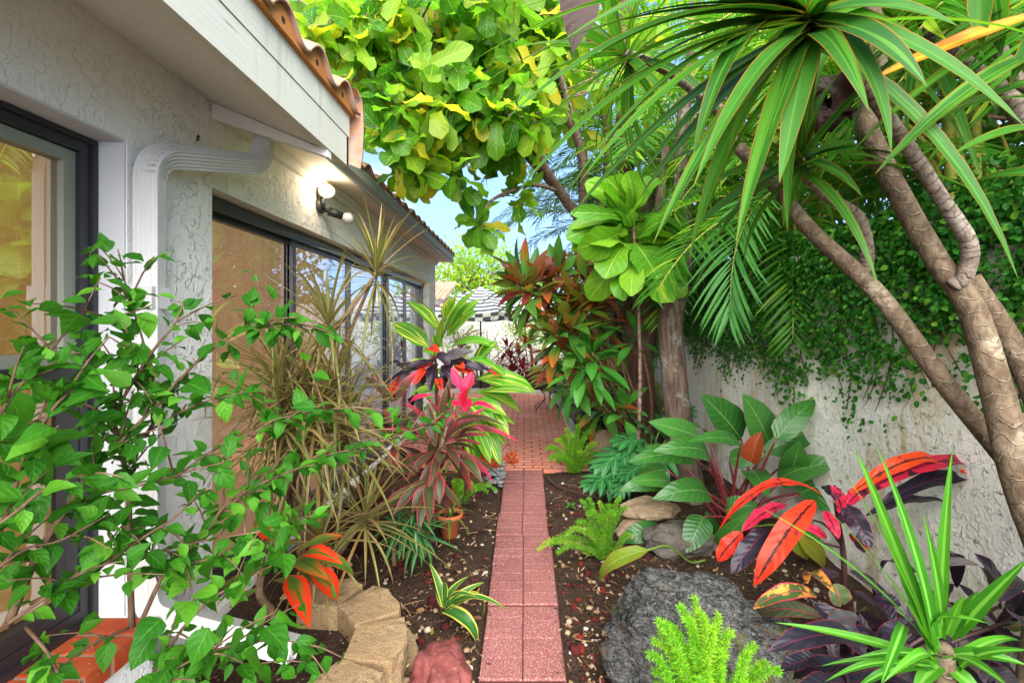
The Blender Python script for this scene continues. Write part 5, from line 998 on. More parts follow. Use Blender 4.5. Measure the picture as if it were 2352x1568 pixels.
# --- dark crotons lower right
crd = thing('croton', 'low croton mound of near black purple leaves in the bottom right corner', 'plant', (1.35, 1.75, 0))
DK = [(1380, 1000, 1595, 1240, 100), (1200, 1160, 1460, 1430, 120, .1), (1480, 1400, 955, 1410, 140, .15), (1060, 1345, 868, 1385, 70, .15), (1420, 1480, 1085, 1545, 90, .15), (1540, 990, 1720, 1010, 60, .2), (1920, 1080, 1900, 910, 70), (2130, 1175, 2010, 905, 110, .1), (2130, 1150, 2270, 1050, 90, .1), (2110, 1130, 1740, 1000, 60, .2), (1680, 1250, 1500, 1420, 100), (1430, 1330, 1560, 1500, 110, .1), (1700, 1480, 1300, 1560, 100, .1), (1990, 1330, 2150, 1480, 100, .1), (1840, 1200, 1900, 1060, 70, .1), (2180, 1240, 2330, 1350, 100), (1600, 1420, 1350, 1300, 100, .1), (1310, 1000, 1200, 1060, 70), (2200, 1250, 2260, 1100, 80), (1640, 1560, 1500, 1640, 120), (1350, 1560, 1100, 1640, 120), (1850, 1470, 1700, 1600, 110), (1500, 1130, 1640, 1170, 80), (1780, 1120, 1900, 1180, 80), (1420, 1230, 1260, 1270, 90, .1), (2060, 1500, 2240, 1600, 120), (1230, 1440, 1020, 1500, 90), (1900, 1300, 1780, 1450, 90)]
lvd = MB()
for it in DK: hero_single('leaf', Z7, .45, it, 1.78+.12*rng.normal(), 'croton', l_cdark, crd, dY=-.08, fold=.2, C=6, S=11, wave=.14, wf=2.2, face=.6)
for (x, y) in [(1400, 1380), (1500, 1480), (1300, 1480), (1700, 1400), (2130, 1250), (1950, 1450), (1250, 1540), (1600, 1250)]:
    rosette(lvd, P(*Z7(x, y), 1.82), (-.1, -.3, 1), 11, .24, .055, 30, 115, .9, 'croton', .25, 9, 4, .16, ofs=.12)
lvd.obj('foliage', l_cdark, crd)
for it in [(1205, 1125, 880, 1190, 85, .28), (1160, 1060, 1300, 1110, 70, .2)]: hero_single('leaf', Z7, .45, it, 1.85, 'croton', l_cvar, crd, fold=.25, C=6, S=11, wave=.1, face=.8).__setitem__('label', 'orange and green blotched leaf')
for it in [(1240, 1235, 905, 1250, 100, .25), (1450, 1200, 1400, 1260, 80), (2170, 1290, 2290, 1270, 60), (1300, 1060, 1330, 1170, 110, .1)]: hero_single('leaf', Z7, .45, it, 1.82, 'croton', l_cgreen, crd, fold=.25, C=6, S=11, wave=.1, face=.8).__setitem__('label', 'dull green leaf with pink veins')
s = MB()
for (x, y) in [(1400, 1150), (1480, 1430), (1700, 1300), (2130, 1180), (1900, 1250), (1600, 1420), (2190, 1250)]:
    e = P(*Z7(x, y), 1.8); s.tube([(1.30+.12*rng.normal(), 1.85+.08*rng.normal(), -.02), e*.5+np.array([1.32, 1.85, 0])*.5+[0, 0, .05], e], [.011, .01, .006], 7, 4)
s.obj('stem', m_darkstem, crd)
# --- foreground young dracaena
fd = thing('dracaena', 'young dracaena with stiff bright green sword leaves in the bottom right foreground', 'plant', (1.25, 1.36, 0))
RCc = (1850, 1410)
FL = [(1790, 1390, 1285, 405, 52), (1795, 1370, 1405, 372, 62), (1805, 1340, 1512, 355, 58), (1822, 1340, 1610, 660, 52), (1838, 1330, 1900, 378, 52), (1800, 1400, 1215, 640, 40), (1800, 1405, 915, 668, 34, .05), (1780, 1450, 995, 1258, 44, .06), (1890, 1330, 2035, 1095, 62), (1920, 1310, 2290, 930, 66), (1850, 1400, 2090, 1265, 60, .3), (1930, 1440, 2260, 1360, 44, .1), (1940, 1490, 2300, 1400, 60, .12), (1770, 1490, 1250, 1560, 44, .18), (1870, 1450, 2200, 1600, 70, .1), (1800, 1460, 1540, 1570, 50, .2), (1650, 1270, 1535, 1570, 50, .05), (1780, 1460, 1230, 1480, 34, .1), (1830, 1480, 1700, 1640, 70, .15), (1900, 1500, 2060, 1660, 70, .15), (1850, 1300, 1750, 700, 44), (1870, 1320, 1960, 1120, 40), (1800, 1440, 1400, 1440, 40, .14), (1890, 1430, 2290, 1480, 60, .15), (1800, 1420, 1650, 1000, 40), (1790, 1480, 1380, 1620, 50, .2), (1760, 1500, 1560, 1480, 40, .1)]
FL = [(*q_[:4], q_[4]*1.2, *q_[5:]) for q_ in FL]; lv = MB(); hero(lv, Z7, .45, FL, 1.32, 'strap', .03, -.08, .28, 4, 9, jit=.08, face=.7); lv.obj('foliage', l_dracf, fd); s = MB(); s.tube([(1.23, 1.38, -.03), P(*Z7(1855, 1500), 1.34), P(*Z7(1840, 1390), 1.32)], [.03, .028, .02], 10, 4); s.obj('stem', m_drac, fd)

# --- dracaena tree
dt = thing('dracaena_tree', 'multi stemmed dracaena tree with ringed grey trunks leaning in front of the white wall', 'tree', (1.68, 1.5, 0))
def px(lst, Y0, Y1, cv=ZD): 
    return [P(*cv(a, b), Y0+(Y1-Y0)*i/(len(lst)-1)) for i, (a, b) in enumerate(lst)]
s = MB()
s.tube([np.array([1.93, 1.46, -.03]), np.array([1.80, 1.47, .5])]+px([(2352, 1130), (2290, 900), (2230, 706), (2155, 602), (2076, 467), (2020, 359), (1990, 289), (2003, 233), (2018, 140), (2001, 0), (1995, -120)], 1.48, 1.62), [.056, .052, .048, .043, .038, .033, .032, .032, .033, .029, .026, .025, .024], 14, 6)
s.tube([np.array([1.93, 1.56, -.03])]+px([(2420, 1330), (2350, 1110), (2300, 1040), (2170, 880), (2043, 706), (1973, 630), (1861, 527), (1782, 429), (1702, 345), (1684, 317)], 1.56, 1.85), [.037, .036, .035, .034, .033, .031, .030, .028, .026, .025, .024], 12, 6)
s.tube([np.array([1.74, 1.60, -.03])]+px([(2420, 1200), (2400, 980), (2330, 800), (2230, 640)], 1.62, 1.62), [.05, .045, .04, .035, .03], 12, 5)
s.obj('trunk', m_drac, dt)
s = MB()
s.tube(px([(2188, 655), (2216, 630), (2226, 560), (2169, 467), (2094, 350), (2020, 243), (1954, 154), (1875, 60), (1850, 35)], 1.50, 1.30), [.026, .025, .023, .021, .020, .020, .019, .019, .017], 12, 6)
s.tube(px([(1975, 632), (1990, 600), (1988, 550), (1968, 495), (1900, 450), (1850, 400), (1835, 365)], 1.76, 1.62), [.027, .025, .022, .021, .020, .018, .016], 12, 6)
s.tube(px([(1690, 330), (1668, 270), (1581, 196), (1516, 154), (1432, 121)], 1.85, 2.1), [.028, .026, .024, .022, .02], 12, 6)
s.tube(px([(2420, 330), (2340, 260), (2290, 190), (2225, 150), (2120, 60)], 1.5, 1.7), [.03, .03, .027, .024, .02], 12, 6)
s.tube(px([(2400, 210), (2345, 190), (2300, 120), (2290, 0)], 1.45, 1.5), [.02, .019, .018, .017], 12, 6)
s.obj('branch', m_dracring, dt)
lv = MB()
hl = [(1850, 30, 1050, 165, 46, .1), (1840, 40, 1150, 285, 48, .1), (1840, 50, 1180, 345, 44, .1), (1845, 60, 1330, 420, 46, .08), (1850, 70, 1300, 510, 44, .06), (1845, 70, 1460, 470, 50, .05), (1850, 80, 1500, 560, 50, .06), (1850, 80, 1690, 560, 46, .04), (1830, 20, 1110, 55, 42, .08), (1830, 10, 1180, -30, 46, .1), (1850, 20, 1400, -60, 46, .1), (1860, 80, 1790, 420, 50, .03), (1870, 60, 2130, 200, 60, .1), (1870, 30, 2352, 120, 60, .1), (1870, 40, 2050, -30, 50, .1), (1850, 50, 1240, 235, 46, .12), (1840, 60, 1390, 330, 40, .1), (1850, 70, 1620, 360, 50, .08), (1850, 30, 1290, 90, 48, .1), (1860, 40, 2200, 60, 50, .1)]
hl = [(*q_[:4], q_[4]*1.3, *q_[5:]) for q_ in hl]
for k in range(13):
    an = R(165+85*((k*.618) % 1)); Lx = 380+430*rng.random(); hl.append((1850+20*rng.normal(), 45+15*rng.normal(), 1850+Lx*math.cos(an), 45-Lx*math.sin(an)*.95, 44+16*rng.random(), .05+.08*rng.random()))
for k in range(5):
    an = R(-60+70*((k*.618) % 1)); Lx = 250+300*rng.random(); hl.append((1870+10*rng.normal(), 45+15*rng.normal(), 1870+Lx*math.cos(an), 45-Lx*math.sin(an), 46+14*rng.random(), .06+.08*rng.random()))
hero(lv, ZD, 1, hl, 1.30, 'strap', .08, -.12, .2, 4, 12, up=.9, face=.5, jit=.1)
rosette(lv, P(1850, 25, 1.3), (-.3, -.2, .6), 22, .62, .050, 20, 120, .7, 'strap', .2, 9, 4, ofs=.1)
hl2 = [(1835, 360, 1505, 330, 40, .1), (1835, 365, 1560, 470, 40, .08), (1830, 370, 1640, 560, 40), (1835, 350, 1790, 110, 46, .02), (1835, 350, 1860, 130, 44, .04), (1845, 350, 1900, 200, 40, .08), (1850, 360, 2130, 330, 40, .1), (1850, 365, 2100, 370, 40, .12), (1845, 370, 1980, 450, 40, .1), (1830, 360, 1640, 250, 42, .1), (1835, 345, 1830, 170, 40), (1830, 370, 1560, 560, 44, .06), (1840, 375, 1800, 520, 36), (1830, 355, 1460, 420, 38, .12)]
hero(lv, ZD, 1, hl2, 1.62, 'strap', .08, -.05, .2, 4, 10, up=.9, face=.5, jit=.08)
rosette(lv, P(1835, 360, 1.62), (-.3, -.1, 1), 16, .5, .045, 10, 110, .8, 'strap', .2, 8, 4, ofs=.06)
rosette(lv, P(1425, 118, 2.1), (-.6, -.1, .4), 34, .62, .045, 10, 120, .8, 'strap', .2, 8, 2, ofs=.08)
rosette(lv, P(1998, -130, 1.62), (0, -.3, 1), 34, .68, .05, 20, 125, .9, 'strap', .2, 8, 2, ofs=.1)
rosette(lv, P(2118, 55, 1.72), (-.5, -.2, .8), 28, .6, .045, 10, 115, .9, 'strap', .2, 8, 2, ofs=.08)
hl3 = [(2400, 30, 1960, 345, 56, .05), (2420, 110, 2010, 400, 58, .08), (2400, 230, 2110, 300, 44, .1), (2420, 300, 2180, 360, 44, .1), (2380, 40, 2050, 250, 40, .05), (2400, 180, 2160, 270, 30, .05), (2400, -20, 2130, 120, 50, .06), (2420, 400, 2230, 420, 40, .1), (2250, -40, 2255, 110, 46, .02), (2280, -60, 2300, 130, 50, .02), (2400, 60, 2320, 200, 40)]
hero(lv, ZD, 1, hl3, 1.15, 'strap', .06, .05, .2, 4, 10, up=.8, face=.6, jit=.06)
lv.obj('crown', l_drac, dt)
m = MB(); hero(m, ZD, 1, [(2420, 20, 1985, 192, 54, .03)], 1.12, 'lance', .03, .1, .2, 4, 10, face=.9, jit=.0); m.obj('dying_leaf', l_orange, dt, label='orange dying leaf')
# brown fig leaves caught in the branches
m = MB(); hero(m, ZD, 1, [(1335, -25, 1315, 125, 92, .04)], 1.75, 'heart', .04, 0, .1, 6, 10, .08, face=1.2, up=0, jit=0); tag(m.obj('dead_leaf', m_dead), 'big flat brown dead leaf caught among the long leaves near the top edge', 'leaf')
m = MB(); hero(m, ZD, 1, [(1955, 245, 1860, 190, 90, .1), (1880, 300, 1960, 250, 80, .1), (1850, 230, 1890, 320, 70, .15)], 1.7, 'round', .1, 0, .5, 6, 10, .5, 1.6, face=.8, jit=0); tag(m.obj('dead_leaf', m_dead), 'crumpled reddish brown dead leaf caught beside the thick pale trunk', 'leaf')

# --- tall trees and fig
t1 = thing('tree', 'tree with reddish fissured bark standing left of the lichen covered trunk', 'tree', (*P(1478, 990, 6.)[:2], 0))
s = MB(); s.tube([(*P(1482, 990, 6.)[:2], -.05)]+px([(1478, 960), (1472, 840), (1478, 740), (1470, 660), (1440, 560), (1436, 440), (1436, 300), (1428, 150), (1445, -40)], 6., 6.), [.19, .18, .165, .16, .15, .13, .12, .11, .10, .08], 16, 6)
s.tube(px([(1474, 860), (1435, 720), (1395, 600), (1375, 520), (1400, 380), (1390, 260), (1340, 120)], 6., 6.3), [.12, .11, .10, .09, .08, .07, .05], 12, 6); s.obj('trunk', m_bark_red, t1)
t2 = thing('tree', 'tree with pale lichen patches on its trunk beside the white wall', 'tree', (*P(1580, 1150, 4.)[:2], 0))
s = MB(); s.tube([(*P(1590, 1150, 4.05)[:2], -.05)]+px([(1590, 1140), (1562, 980), (1548, 860), (1540, 740), (1552, 660), (1572, 560), (1566, 440), (1566, 300), (1590, 120), (1600, -60)], 4.05, 4.3), [.135, .125, .115, .11, .11, .115, .08, .07, .06, .055, .05], 16, 6)
s.tube(px([(1548, 690), (1520, 600), (1515, 480), (1530, 340)], 4.1, 4.4), [.07, .06, .05, .04], 12, 5); s.obj('trunk', m_bark_lich, t2)
fig = thing('fig_tree', 'fiddle leaf fig whose big leafed canopy hangs over the path and the roof', 'tree', (*P(1420, 900, 6.6)[:2], 0))
limbs = [([(1425, 900, 6.6), (1390, 640, 6.4), (1340, 520, 6.), (1285, 440, 5.5), (1240, 370, 5.), (1205, 300, 4.6), (1120, 270, 4.3), (1020, 300, 4.0)], .085, .03),
         ([(1285, 440, 5.5), (1190, 340, 4.9), (1100, 300, 4.5), (980, 220, 4.1), (870, 190, 3.8)], .05, .018), ([(1340, 520, 6.), (1330, 330, 5.4), (1240, 200, 4.8), (1100, 110, 4.3), (960, 60, 4.), (820, 20, 3.7)], .06, .018),
         ([(1330, 330, 5.4), (1260, 110, 4.8), (1180, 20, 4.4), (1080, -60, 4.2)], .05, .02), ([(1285, 440, 5.5), (1230, 425, 5.0), (1170, 440, 4.6), (1120, 470, 4.3), (1105, 530, 4.2)], .025, .010), ([(1240, 370, 5.), (1160, 330, 4.5), (1060, 370, 4.1), (960, 380, 3.9)], .03, .012),
         ([(1240, 200, 4.8), (1130, 180, 4.4), (1000, 140, 4.), (880, 100, 3.7), (760, 60, 3.5)], .03, .012), ([(1425, 700, 6.5), (1500, 400, 6.5), (1480, 150, 6.2), (1430, -40, 6.)], .08, .05), ([(1480, 150, 6.2), (1350, 90, 5.8), (1220, 70, 5.4), (1130, 80, 5.2)], .05, .02)]
s = MB(); sk_ = []
for L_, r0, r1 in limbs:
    w = [P(*p) for p in L_]; s.tube(w, np.linspace(r0, r1, len(w)), 10, 5); q, d, t_ = along(w, 40, 0, .25, 1.); sk_.append(q)
s.tube([(*P(1425, 900, 6.6)[:2], -.05), P(1425, 900, 6.6)], [.1, .085], 10, 2)
sk_ = np.vstack(sk_)
from math import hypot
poly = [(640, -40), (1330, -40), (1300, 120), (1260, 230), (1230, 310), (1150, 350), (1060, 400), (1000, 395), (950, 395), (905, 345), (855, 315), (840, 230), (730, 120)]
def inside(u, v, pg):
    c = False; j = len(pg)-1
    for i in range(len(pg)):
        if (pg[i][1] > v) != (pg[j][1] > v) and u < (pg[j][0]-pg[i][0])*(v-pg[i][1])/(pg[j][1]-pg[i][1])+pg[i][0]: c = not c
        j = i
    return c
cl_ = []
while len(cl_) < 215:
    u, v = 620+720*rng.random(), -40+500*rng.random()
    if inside(u, v, poly): cl_.append((u, v, 3.3+1.7*rng.random()+(u-900)/900+.0*v))
for q_ in [(1085, 500, 4.2), (1100, 515, 4.25), (1180, 445, 4.7), (1205, 440, 4.8), (1060, 430, 4.1), (1000, 400, 4.0), (930, 385, 3.9)]: cl_.append(q_)
for i in range(130): cl_.append((640+880*rng.random(), -60+360*rng.random(), 5.0+1.8*rng.random()))
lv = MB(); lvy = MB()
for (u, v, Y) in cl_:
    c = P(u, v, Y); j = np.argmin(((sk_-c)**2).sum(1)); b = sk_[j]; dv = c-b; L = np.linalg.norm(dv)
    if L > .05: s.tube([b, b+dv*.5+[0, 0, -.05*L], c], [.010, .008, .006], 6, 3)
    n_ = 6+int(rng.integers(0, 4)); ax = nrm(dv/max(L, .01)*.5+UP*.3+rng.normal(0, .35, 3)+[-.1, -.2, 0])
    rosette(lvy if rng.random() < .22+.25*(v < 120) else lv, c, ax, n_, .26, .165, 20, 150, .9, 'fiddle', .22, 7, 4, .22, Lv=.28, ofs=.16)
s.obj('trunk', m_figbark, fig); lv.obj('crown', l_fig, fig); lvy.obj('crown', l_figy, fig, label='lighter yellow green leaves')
# --- young fig sprouting from the trunk
f2 = thing('fig_sapling', 'cluster of big light green fiddle leaves in front of the two trunks', 'plant', (1.03, 4.15, 0)); fy = 4.0
s = MB(); s.tube([(1.03, 4.2, -.02), P(1470, 900, 4.2), P(1468, 740, 4.15), P(1462, 620, 4.1), P(1452, 480, 4.0)], [.02, .018, .016, .014, .008], 8, 4); s.obj('stem', m_figbark, f2)
lv = MB(); f_ = [(1440, 500, 1310, 490, 40, .1), (1430, 500, 1350, 420, 75), (1450, 480, 1440, 395, 80), (1460, 480, 1510, 410, 60), (1430, 530, 1325, 570, 85, .1), (1440, 540, 1345, 600, 65, .1), (1470, 540, 1540, 500, 65, .05), (1470, 560, 1565, 560, 70, .1), (1480, 560, 1560, 640, 95, .1), (1490, 590, 1550, 690, 75, .1), (1470, 580, 1480, 680, 80, .05), (1450, 580, 1435, 690, 70, .05), (1440, 560, 1390, 640, 80, .1), (1460, 560, 1510, 640, 110, .05), (1440, 540, 1370, 520, 70, .1), (1450, 520, 1400, 440, 70, .1), (1460, 520, 1480, 440, 70), (1480, 520, 1590, 540, 50, .1), (1455, 600, 1450, 680, 60), (1470, 600, 1530, 690, 60), (1430, 560, 1350, 560, 60, .12), (1500, 540, 1560, 590, 80, .1), (1440, 510, 1335, 520, 60, .1)]
hero(lv, ZD, 1, f_, 4.0, 'fiddle', .10, -.12, .2, 4, 9, .22, 1.5, jit=.16, face=.8, nj=.38); hero(lv, ZD, 1, [(a_+14*rng.normal(), b_+14*rng.normal(), c_+22*rng.normal(), d_+22*rng.normal(), w_*.95, .1) for a_, b_, c_, d_, w_ in [q_[:5] for q_ in f_]], 4.15, 'fiddle', .10, -.1, .2, 4, 9, .22, 1.5, jit=.16, face=.7, nj=.5); lv.obj('foliage', l_figs, f2)
# --- tall ti plants
tp = thing('ti_plant', 'tall ti plant clump with green and rusty red leaves leaning over the patio', 'plant', (*P(1455, 1010, 5.3)[:2], 0)); s = MB(); lg = MB(); lr = MB(); lgr = MB()
base_ = [np.array([*P(1480+15*i, 990, 5.3)[:2], -.02]) for i in (-3, -2, -1, 0, 1, 2)]
TI = [((840, 415), 5.0, 30, .36, (-.5, -.15, .8), 0), ((1020, 330), 5.2, 30, .36, (-.1, -.1, 1), 1), ((1200, 370), 5.3, 28, .36, (.0, -.1, 1), 1), ((1110, 480), 5.0, 28, .36, (-.2, -.2, 1), 0), ((1060, 600), 4.9, 26, .35, (-.3, -.3, 1), 0), ((1110, 690), 4.8, 26, .34, (-.2, -.3, 1), 0), ((1250, 600), 5.2, 20, .34, (0, -.3, 1), 1), ((1220, 800), 4.7, 26, .34, (-.1, -.3, 1), 2), ((1160, 880), 4.7, 24, .32, (-.2, -.3, 1), 2), ((1490, 670), 4.6, 12, .26, (.1, -.2, 1), 2), ((1040, 780), 4.9, 24, .33, (-.3, -.3, 1), 1), ((1420, 1130), 4.7, 14, .26, (0, -.2, 1), 2), ((1260, 1100), 4.9, 22, .32, (-.3, -.2, .8), 0), ((960, 520), 5.1, 22, .34, (-.3, -.2, .8), 0), ((760, 380), 5.0, 20, .34, (-.6, -.2, .7), 0), ((930, 380), 5.1, 22, .36, (-.2, -.2, 1), 1), ((1130, 300), 5.3, 22, .36, (0, -.2, 1), 0), ((1000, 690), 4.8, 20, .34, (-.4, -.3, .8), 0), ((1180, 540), 5.0, 24, .34, (-.1, -.3, 1), 0), ((1080, 960), 4.9, 18, .3, (-.4, -.3, .8), 0)]
for i, ((a, b), Y, n_, L, ax, kind) in enumerate(TI):
    c = P(*Z8(a, b), Y); m = (lg, lr, lgr)[kind]
    rosette(m, c, ax, int(n_*.8), L*1.35, .125, 12, 112, .75, 'ti', .25, 8, 4, .05, ofs=.16)
    if kind == 0: rosette(lr, c, ax, 8, L*.75, .07, 5, 45, .3, 'ti', .3, 8, 4, .05)
    b0 = base_[i % 6]; mid = b0*.55+c*.45+np.array([.12, 0, .0]); s.tube([b0, mid, c*.8+mid*.2+[.03, 0, 0], c], [.017, .015, .013, .010], 8, 5)
hero(lg, Z8, .375, [(830, 410, 765, 85, 75), (840, 400, 815, 90, 70), (820, 420, 585, 200, 80), (820, 410, 690, 175, 70), (810, 430, 590, 385, 70, .12), (820, 440, 615, 480, 70, .15), (840, 440, 690, 570, 65, .15), (850, 400, 890, 150, 70), (1020, 310, 1020, 70, 65), (1030, 320, 1130, 200, 70), (1020, 330, 1150, 320, 70, .15), (1010, 340, 960, 130, 70), (1200, 370, 1140, 170, 65), (1210, 370, 1290, 210, 60)], 5.0, 'ti', .08, -.08, .25, 4, 8, .05, nj=.3)
hero(lr, Z8, .375, [(850, 400, 950, 165, 75), (850, 410, 930, 200, 65), (835, 430, 640, 525, 65, .15), (850, 430, 790, 515, 60), (1030, 310, 1060, 165, 60), (1010, 320, 905, 200, 70), (1020, 330, 1000, 420, 70, .1), (1210, 380, 1220, 200, 55), (830, 400, 660, 250, 55)], 5.0, 'ti', .08, -.08, .25, 4, 8, .05, nj=.3)
s.obj('cane', m_canestem, tp); lg.obj('foliage', l_ti, tp); lr.obj('red_foliage', l_tir, tp, label='rusty red and maroon leaves'); lgr.obj('green_foliage', l_tig, tp, label='plain green leaves')
# --- yellow variegated ginger behind
def shellclump(label, c, n, L, W, mat, h=.9, lean=(-.2, -.3, 1), name='variegated_ginger'):
    o = thing(name, label, 'plant', (c[0], c[1], 0)); s = MB(); lv = MB()
    for i in range(n):
        a = rng.random()*6.28; b = np.array([c[0]+.18*rng.normal(), c[1]+.18*rng.normal(), 0.]); ax = nrm(np.array(lean)*.6+[.5*math.cos(a), .5*math.sin(a), .9]); hh = h*(.6+.5*rng.random()); pts = [b, b+ax*hh*.5+[0, 0, .1], b+ax*hh]
        s.tube(pts, [.009, .008, .004], 6, 4); q, d, t_ = along(pts, 8, 0, .35, 1.); sg = np.where(np.arange(8) % 2, 1, -1)[:, None]; sdv = nrm(np.cross(d, [math.sin(a), -math.cos(a), .2]))
        arc(lv, q, nrm(d*.7+sdv*sg*.8), d+UP*.3+[0, -.3, 0], L*(.8+.4*rng.random(8)), W, 'ginger', .7, .2, 7, 4, .04)
    s.obj('stem', m_greenpet, o); lv.obj('foliage', mat, o); return o
shellclump('bright yellow striped ginger growing between the ti plants and the reddish trunk', P(1400, 920, 6.9), 16, .36, .09, l_gingy, 1.0)
shellclump('yellow green ginger beside the lichen covered trunk and the wall', P(1530, 960, 6.6), 10, .32, .08, l_gingy, .7)
shellclump('yellow striped ginger leaning over the side table', P(1330, 940, 8.2), 12, .4, .10, l_gingy, .9, (-.5, -.3, .8))
small_plant('bromeliad', 'yellow and green bromeliad low beside the patio kerb', (*G(1370, 1020)[:2], .02), 22, .30, .03, 'strap', l_gingy, 90, .9)
small_plant('bromeliad', 'low pale bromeliad between the kerb and the ti plants', (*G(1345, 985)[:2], .02), 20, .30, .03, 'strap', l_gingy, 90, .9)
# --- areca palms
def palm(label, base, canes, name='areca_palm', mat=l_palm, toward=(-.6, -.5, 0), fl=1.6, group=None, nf=6):
    o = thing(name, label, 'palm', base); base = np.asarray(base, float); s = MB()
    for (dx, dy, h) in canes:
        top = base+np.array([dx, dy, h]); b = base+np.array([dx*.25, dy*.25, -.05]); s.tube([b, b*.5+top*.5+[dx*.05, 0, .1], top], [.036, .03, .024], 10, 4)
        for k in range(nf):
            az = k*2.4+rng.random(); dr = nrm(np.array([math.cos(az), math.sin(az), 0])*.8+np.array(toward)*.55+UP*(.9-.12*k+.25*rng.normal())); L = fl*(.75+.4*rng.random()); n0 = nrm(UP-dr*dr[2])
            # rachis
            N_ = 9; pts = [top]; d = dr.copy(); n = n0.copy(); be = (.9+.5*rng.random())/N_
            for j in range(N_): d, n = d*math.cos(be)-n*math.sin(be), n*math.cos(be)+d*math.sin(be); pts.append(pts[-1]+d*L/N_)
            m = MB(); frond(m, pts, .33*fl/1.6, 34); fo = m.obj('frond', mat, o); r_ = MB(); r_.tube(pts, np.linspace(.011, .003, len(pts)), 6, 2); r_.obj('rachis', m_rachis, fo)
    s.obj('cane', m_pcane, o); return o
def frond(m, pts, ll, n, W=.026, droop=.8, a=.16, an0=.95):
    q, d, t_ = along(pts, n, 0, a, 1.); sd = np.cross(d, UP); sd = nrm(sd+1e-4); nn_ = nrm(np.cross(sd, d))
    for sg in (-1, 1):
        ln = ll*(.45+.75*np.sin(np.clip(t_, 0, 1)*2.6+.35))*(.9+.2*rng.random(n)); ang = an0-.35*t_
        dd = d*np.cos(ang)[:, None]+sd*sg*np.sin(ang)[:, None]+nn_*.35; arc(m, q, dd+rng.normal(0, .06, (n, 3)), nn_+sd*sg*-.2, ln, W, 'lance', droop*(.8+.5*rng.random(n)), .3, 6, 2)
palm('areca palm behind the wall at the upper right, its yellow canes in view', (2.75, 2.7, 0), [(-.1, 0, 3.1), (.2, .3, 3.3), (.0, -.4, 3.2), (-.3, .4, 3.1), (.3, -.2, 3.5), (-.3, .0, 3.6), (0, .5, 3.9)], nf=7)
palm('areca palm beyond the wall between the thick trunk and the lichen covered tree', (2.7, 4.2, 0), [(-.2, 0, 2.6), (.2, .3, 3.2), (-.3, -.4, 2.4), (-.4, .4, 3.0), (.2, -.3, 3.5), (-.5, 0, 4.0), (-.1, .5, 4.4)], nf=8, fl=1.8)
palm('areca palm over the wall near the fig cluster', (2.5, 5.8, 0), [(-.4, 0, 2.8), (.1, .3, 3.4), (-.5, -.4, 2.6), (-.3, .4, 3.7), (-.7, 0, 4.2), (-.6, -.5, 3.4)], nf=8, fl=1.8)
palm('feathery palm behind the two trunks with fronds hanging down into the sky gap', (1.55, 7.6, 0), [(-.3, -.3, 3.2), (.1, .3, 4.0), (-.4, .2, 3.6), (.3, -.3, 4.4), (-.6, -.2, 4.9), (-.2, 0, 5.4), (.2, .2, 2.8)], nf=8, fl=1.9)
palm('areca palm high in the far upper right corner', (3.0, 1.7, 0), [(-.2, .2, 3.0), (.2, -.2, 3.4), (-.3, -.1, 2.7)])
# yellow canes above the wall (upper right)
ap = [o for o in COL.objects if o.get('label', '').startswith('areca palm behind the wall')][0]
for q_ in [((1050, 1100), (1300, 1568)), ((1170, 1100), (1560, 1480)), ((1300, 1000), (1450, 1600)), ((1490, 1040), (1590, 1600)), ((1700, 1160), (1740, 1650)), ((900, 930), (1180, 1200)), ((1250, 1180), (1700, 1650)), ((1600, 1250), (1850, 1600)), ((1100, 1250), (1230, 1600))]:
    a_, b_ = [(1803.2+.3*x, .3*y) for x, y in q_]; s = MB(); Yc = 2.62+.25*rng.random(); A, B_ = P(*a_, Yc), P(*b_, Yc); C_ = B_+(B_-A)*1.2; C_[2] = max(C_[2], .2); s.tube([C_, B_, (A+B_)/2, A, A+(A-B_)*.5+[-.05, 0, -.02]], [.018, .016, .014, .011, .006], 8, 4); s.obj('cane', m_pcane, ap)
hang = thing('palm_frond', 'glossy palm frond hanging down over the ivy beside the lichen covered trunk', 'palm frond', P(1740, 470, 3.2))
m = MB(); hp2 = [P(1800, 420, 3.4), P(1740, 470, 3.2), P(1700, 540, 3.05), P(1682, 620, 2.95), P(1676, 720, 2.9)]; frond(m, hp2, .44, 34, .024, .7, .02, .62); m.obj('leaflets', l_palmd, hang); r_ = MB(); r_.tube(hp2, [.008, .007, .006, .004, .002], 6, 4); r_.obj('rachis', m_rachis, hang)
# --- background trees
def leafmass(name, label, c, rad, n, L, mat, trunk_h, trunk_r=.15, cat='tree', group=None, pr='ovate', clump=9):
    o = thing(name, label, cat, (c[0], c[1], 0), group); s = MB(); lv = MB(); c = np.asarray(c, float); rad = np.asarray(rad, float)
    s.tube([(c[0], c[1], -.1), (c[0]+.1, c[1], trunk_h*.5), (c[0], c[1], c[2])], [trunk_r, trunk_r*.8, trunk_r*.4], 8, 4)
    m = n//clump; q = rng.normal(0, 1, (m, 3)); q = nrm(q)*(rng.random(m)**.45)[:, None]; cc = c+q*rad
    for i in range(0, m, max(1, m//24)): s.tube([(c[0], c[1], max(c[2]-rad[2]*.8, .3)), (c+cc[i])/2-[0, 0, .1*rad[2]], cc[i]], [trunk_r*.35, trunk_r*.2, .012], 5, 3)
    p = np.repeat(cc, clump, 0)+rng.normal(0, 1, (m*clump, 3))*L*1.3; k = len(p); arc(lv, p, rng.normal(0, 1, (k, 3))+[0, -.3, -.3], rng.normal(0, .6, (k, 3))+UP, L*(.7+.6*rng.random(k)), L*.5, pr, .5, .2, 3, 2, rnd=np.repeat(rng.random(m), clump)*.7+.3*rng.random(k))
    s.obj('trunk', m_twig, o); lv.obj('crown', mat, o); return o
leafmass('tree', 'yellow green tree behind the striped umbrella at the end of the house', (-2.0, 18, 3.6), (2.0, 1.5, 1.5), 3600, .17, l_far, 3)
